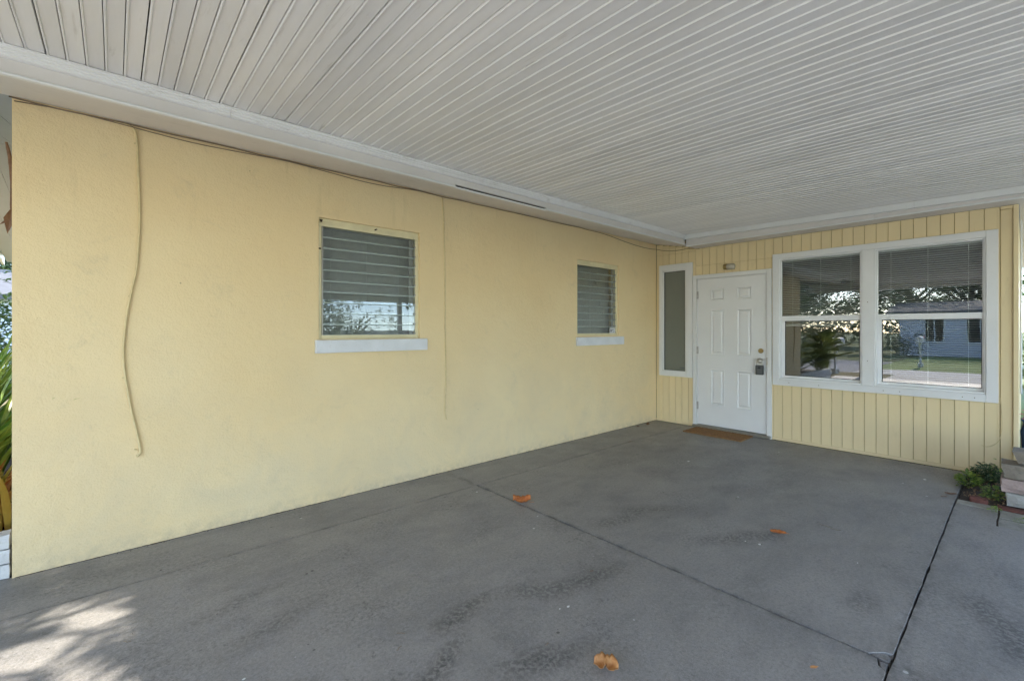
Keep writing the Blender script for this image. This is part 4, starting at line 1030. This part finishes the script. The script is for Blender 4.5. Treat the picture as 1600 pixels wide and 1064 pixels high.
def far_house(name, x0, x1, y0, y1, eave, ridge, mat, label, front, wins, ridge_axis='y'):
    t = thing(name, ((x0+x1)/2, (y0+y1)/2, gz), label, 'house')
    box('wall', mat, t, x0, x1, y0, y1, gz-.1, eave)
    ov = .5; bm = bmesh.new()
    if ridge_axis == 'y':
        xm = (x0+x1)/2; P_ = [(x0-ov, eave-.02), (xm, ridge), (x1+ov, eave-.02), (x1+ov, eave+.14), (xm, ridge+.18), (x0-ov, eave+.14)]
        a = [bm.verts.new((p[0], y0-ov, p[1])) for p in P_]; b = [bm.verts.new((p[0], y1+ov, p[1])) for p in P_]
    else:
        ym = (y0+y1)/2; P_ = [(y0-ov, eave-.02), (ym, ridge), (y1+ov, eave-.02), (y1+ov, eave+.14), (ym, ridge+.18), (y0-ov, eave+.14)]
        a = [bm.verts.new((x0-ov, p[0], p[1])) for p in P_]; b = [bm.verts.new((x1+ov, p[0], p[1])) for p in P_]
    for i in range(6): bm.faces.new((a[i], a[(i+1) % 6], b[(i+1) % 6], b[i]))
    bm.faces.new(a[::-1]); bm.faces.new(b); bmesh.ops.recalc_face_normals(bm, faces=bm.faces); obj('roof', bm, M['roofm'], t)
    for (c, hw, z0, z1) in wins:
        bm = bmesh.new(); pb = bmesh.new()
        if front == 'x+':
            ring(bm, x1+.002, x1+.05, (c-hw-.08, c+hw+.08, z0-.08, z1+.08), (c-hw, c+hw, z0, z1), 0); yz(bm, x1+.002, x1+.045, c-.025, c+.025, z0, z1, 0)
            bx(pb, x1+.001, x1+.02, c-hw, c+hw, z0, z1)
        else:
            bx(bm, c-hw-.08, c-hw, y1+.002, y1+.05, z0-.08, z1+.08); bx(bm, c+hw, c+hw+.08, y1+.002, y1+.05, z0-.08, z1+.08); bx(bm, c-hw, c+hw, y1+.002, y1+.05, z1, z1+.08); bx(bm, c-hw, c+hw, y1+.002, y1+.05, z0-.08, z0)
            bx(pb, c-hw, c+hw, y1+.001, y1+.02, z0, z1)
        f = obj('window', bm, M['white'], t); obj('pane', pb, M['dglass'], f)
    return t
far_house('far_house', -33, -26, -12.5, .9, 2.15, 2.75, M['hwall'], 'lilac grey house across the street reflected in the large window', 'x+', [(-8.2, .6, .8, 1.9), (-4.4, .45, 0, 1.95), (-2.2, .45, .7, 1.9), (-.5, .35, .7, 1.9)])
far_house('far_house', -36, -27, 9.5, 22, 2.6, 3.9, M['bwall'], 'bluish house farther up the street across the road', 'x+', [(12, .7, .9, 2.1), (16, .7, .9, 2.1)])
far_house('far_house', 1.0, 19, -35, -28, 2.3, 3.0, M['bwall'], 'blue grey neighbour house across the side yard', 'y+', [(4.5, .8, .9, 2.0), (9, .8, .9, 2.0)], 'x')
far_house('far_house', -16, -8.5, 20, 28, 2.4, 3.6, M['hwall'], 'pale low house seen past the left end of the stucco wall', 'y+', [(-12, .8, .9, 2.0)], 'x')
def mailbox(x, y, rot, label, arm=True):
    t = thing('mailbox', (x, y, gz), label, 'mailbox', 'mailboxes by the road'); t.rotation_euler = (0, 0, rot)
    def add(nm, bm, m): return obj(nm, bm, m, t)
    W_ = Vector((x, y, gz))
    bm = bmesh.new(); tube(bm, [(x, y, gz-.05), (x, y, .88)], .035, 8); tube(bm, [(x, y, .45), (x-.2, y, .86)], .02, 6); bx(bm, x-.09, x+.09, y-.08, y+.08, gz-.02, .08, .01); add('post', bm, M['white'])
    bm = bmesh.new(); prof = [(math.cos(a)*.09, .98+max(0, math.sin(a))*.09) for a in [math.pi*k/8 for k in range(9)]] + [(-.09, .87), (.09, .87)]
    a_ = [bm.verts.new((x-.32, y+p[0], p[1])) for p in prof]; b_ = [bm.verts.new((x+.18, y+p[0], p[1])) for p in prof]
    for i in range(len(prof)): bm.faces.new((a_[i], a_[(i+1) % len(prof)], b_[(i+1) % len(prof)], b_[i]))
    bm.faces.new(a_[::-1]); bm.faces.new(b_); bmesh.ops.recalc_face_normals(bm, faces=bm.faces); add('box', bm, M['white'])
    bm = bmesh.new(); bx(bm, x-.02, x+.04, y+.092, y+.100, 1.0, 1.14); add('flag', bm, M['petal'])
mailbox(-11.25, .42, R(25), 'white mailbox on a white post, nearer of the pair at the lawn edge')
mailbox(-11.75, .95, R(60), 'white mailbox turned aside, farther of the pair at the lawn edge')
mailbox(-16.3, -1.05, R(180), 'white mailbox standing on the green lawn in front of the lilac house')
fe = thing('white_fence', (-12.5, 12, gz), 'white rail fence past the left end of the house', 'fence')
for i in range(7): box('fence_post', M['white'], fe, -16.0+i*1.4, -15.9+i*1.4, 15.0, 15.1, gz-.05, 1.15)
for z in (.3, .65, 1.0): box('rail', M['white'], fe, -16.1, -7.4, 14.98, 14.998, z, z+.10)
fe = thing('side_fence', (7.5, -4.6, gz), 'pale grey board fence beyond the outer corner on the right', 'fence')
for i in range(22): box('fence_board', M['hwall'], fe, 7.5, 7.53, -7.0+i*.152, -6.855+i*.152, gz-.05, 1.8, bev=.003)
print('slats', n_s, 'objects', len(bpy.data.objects))
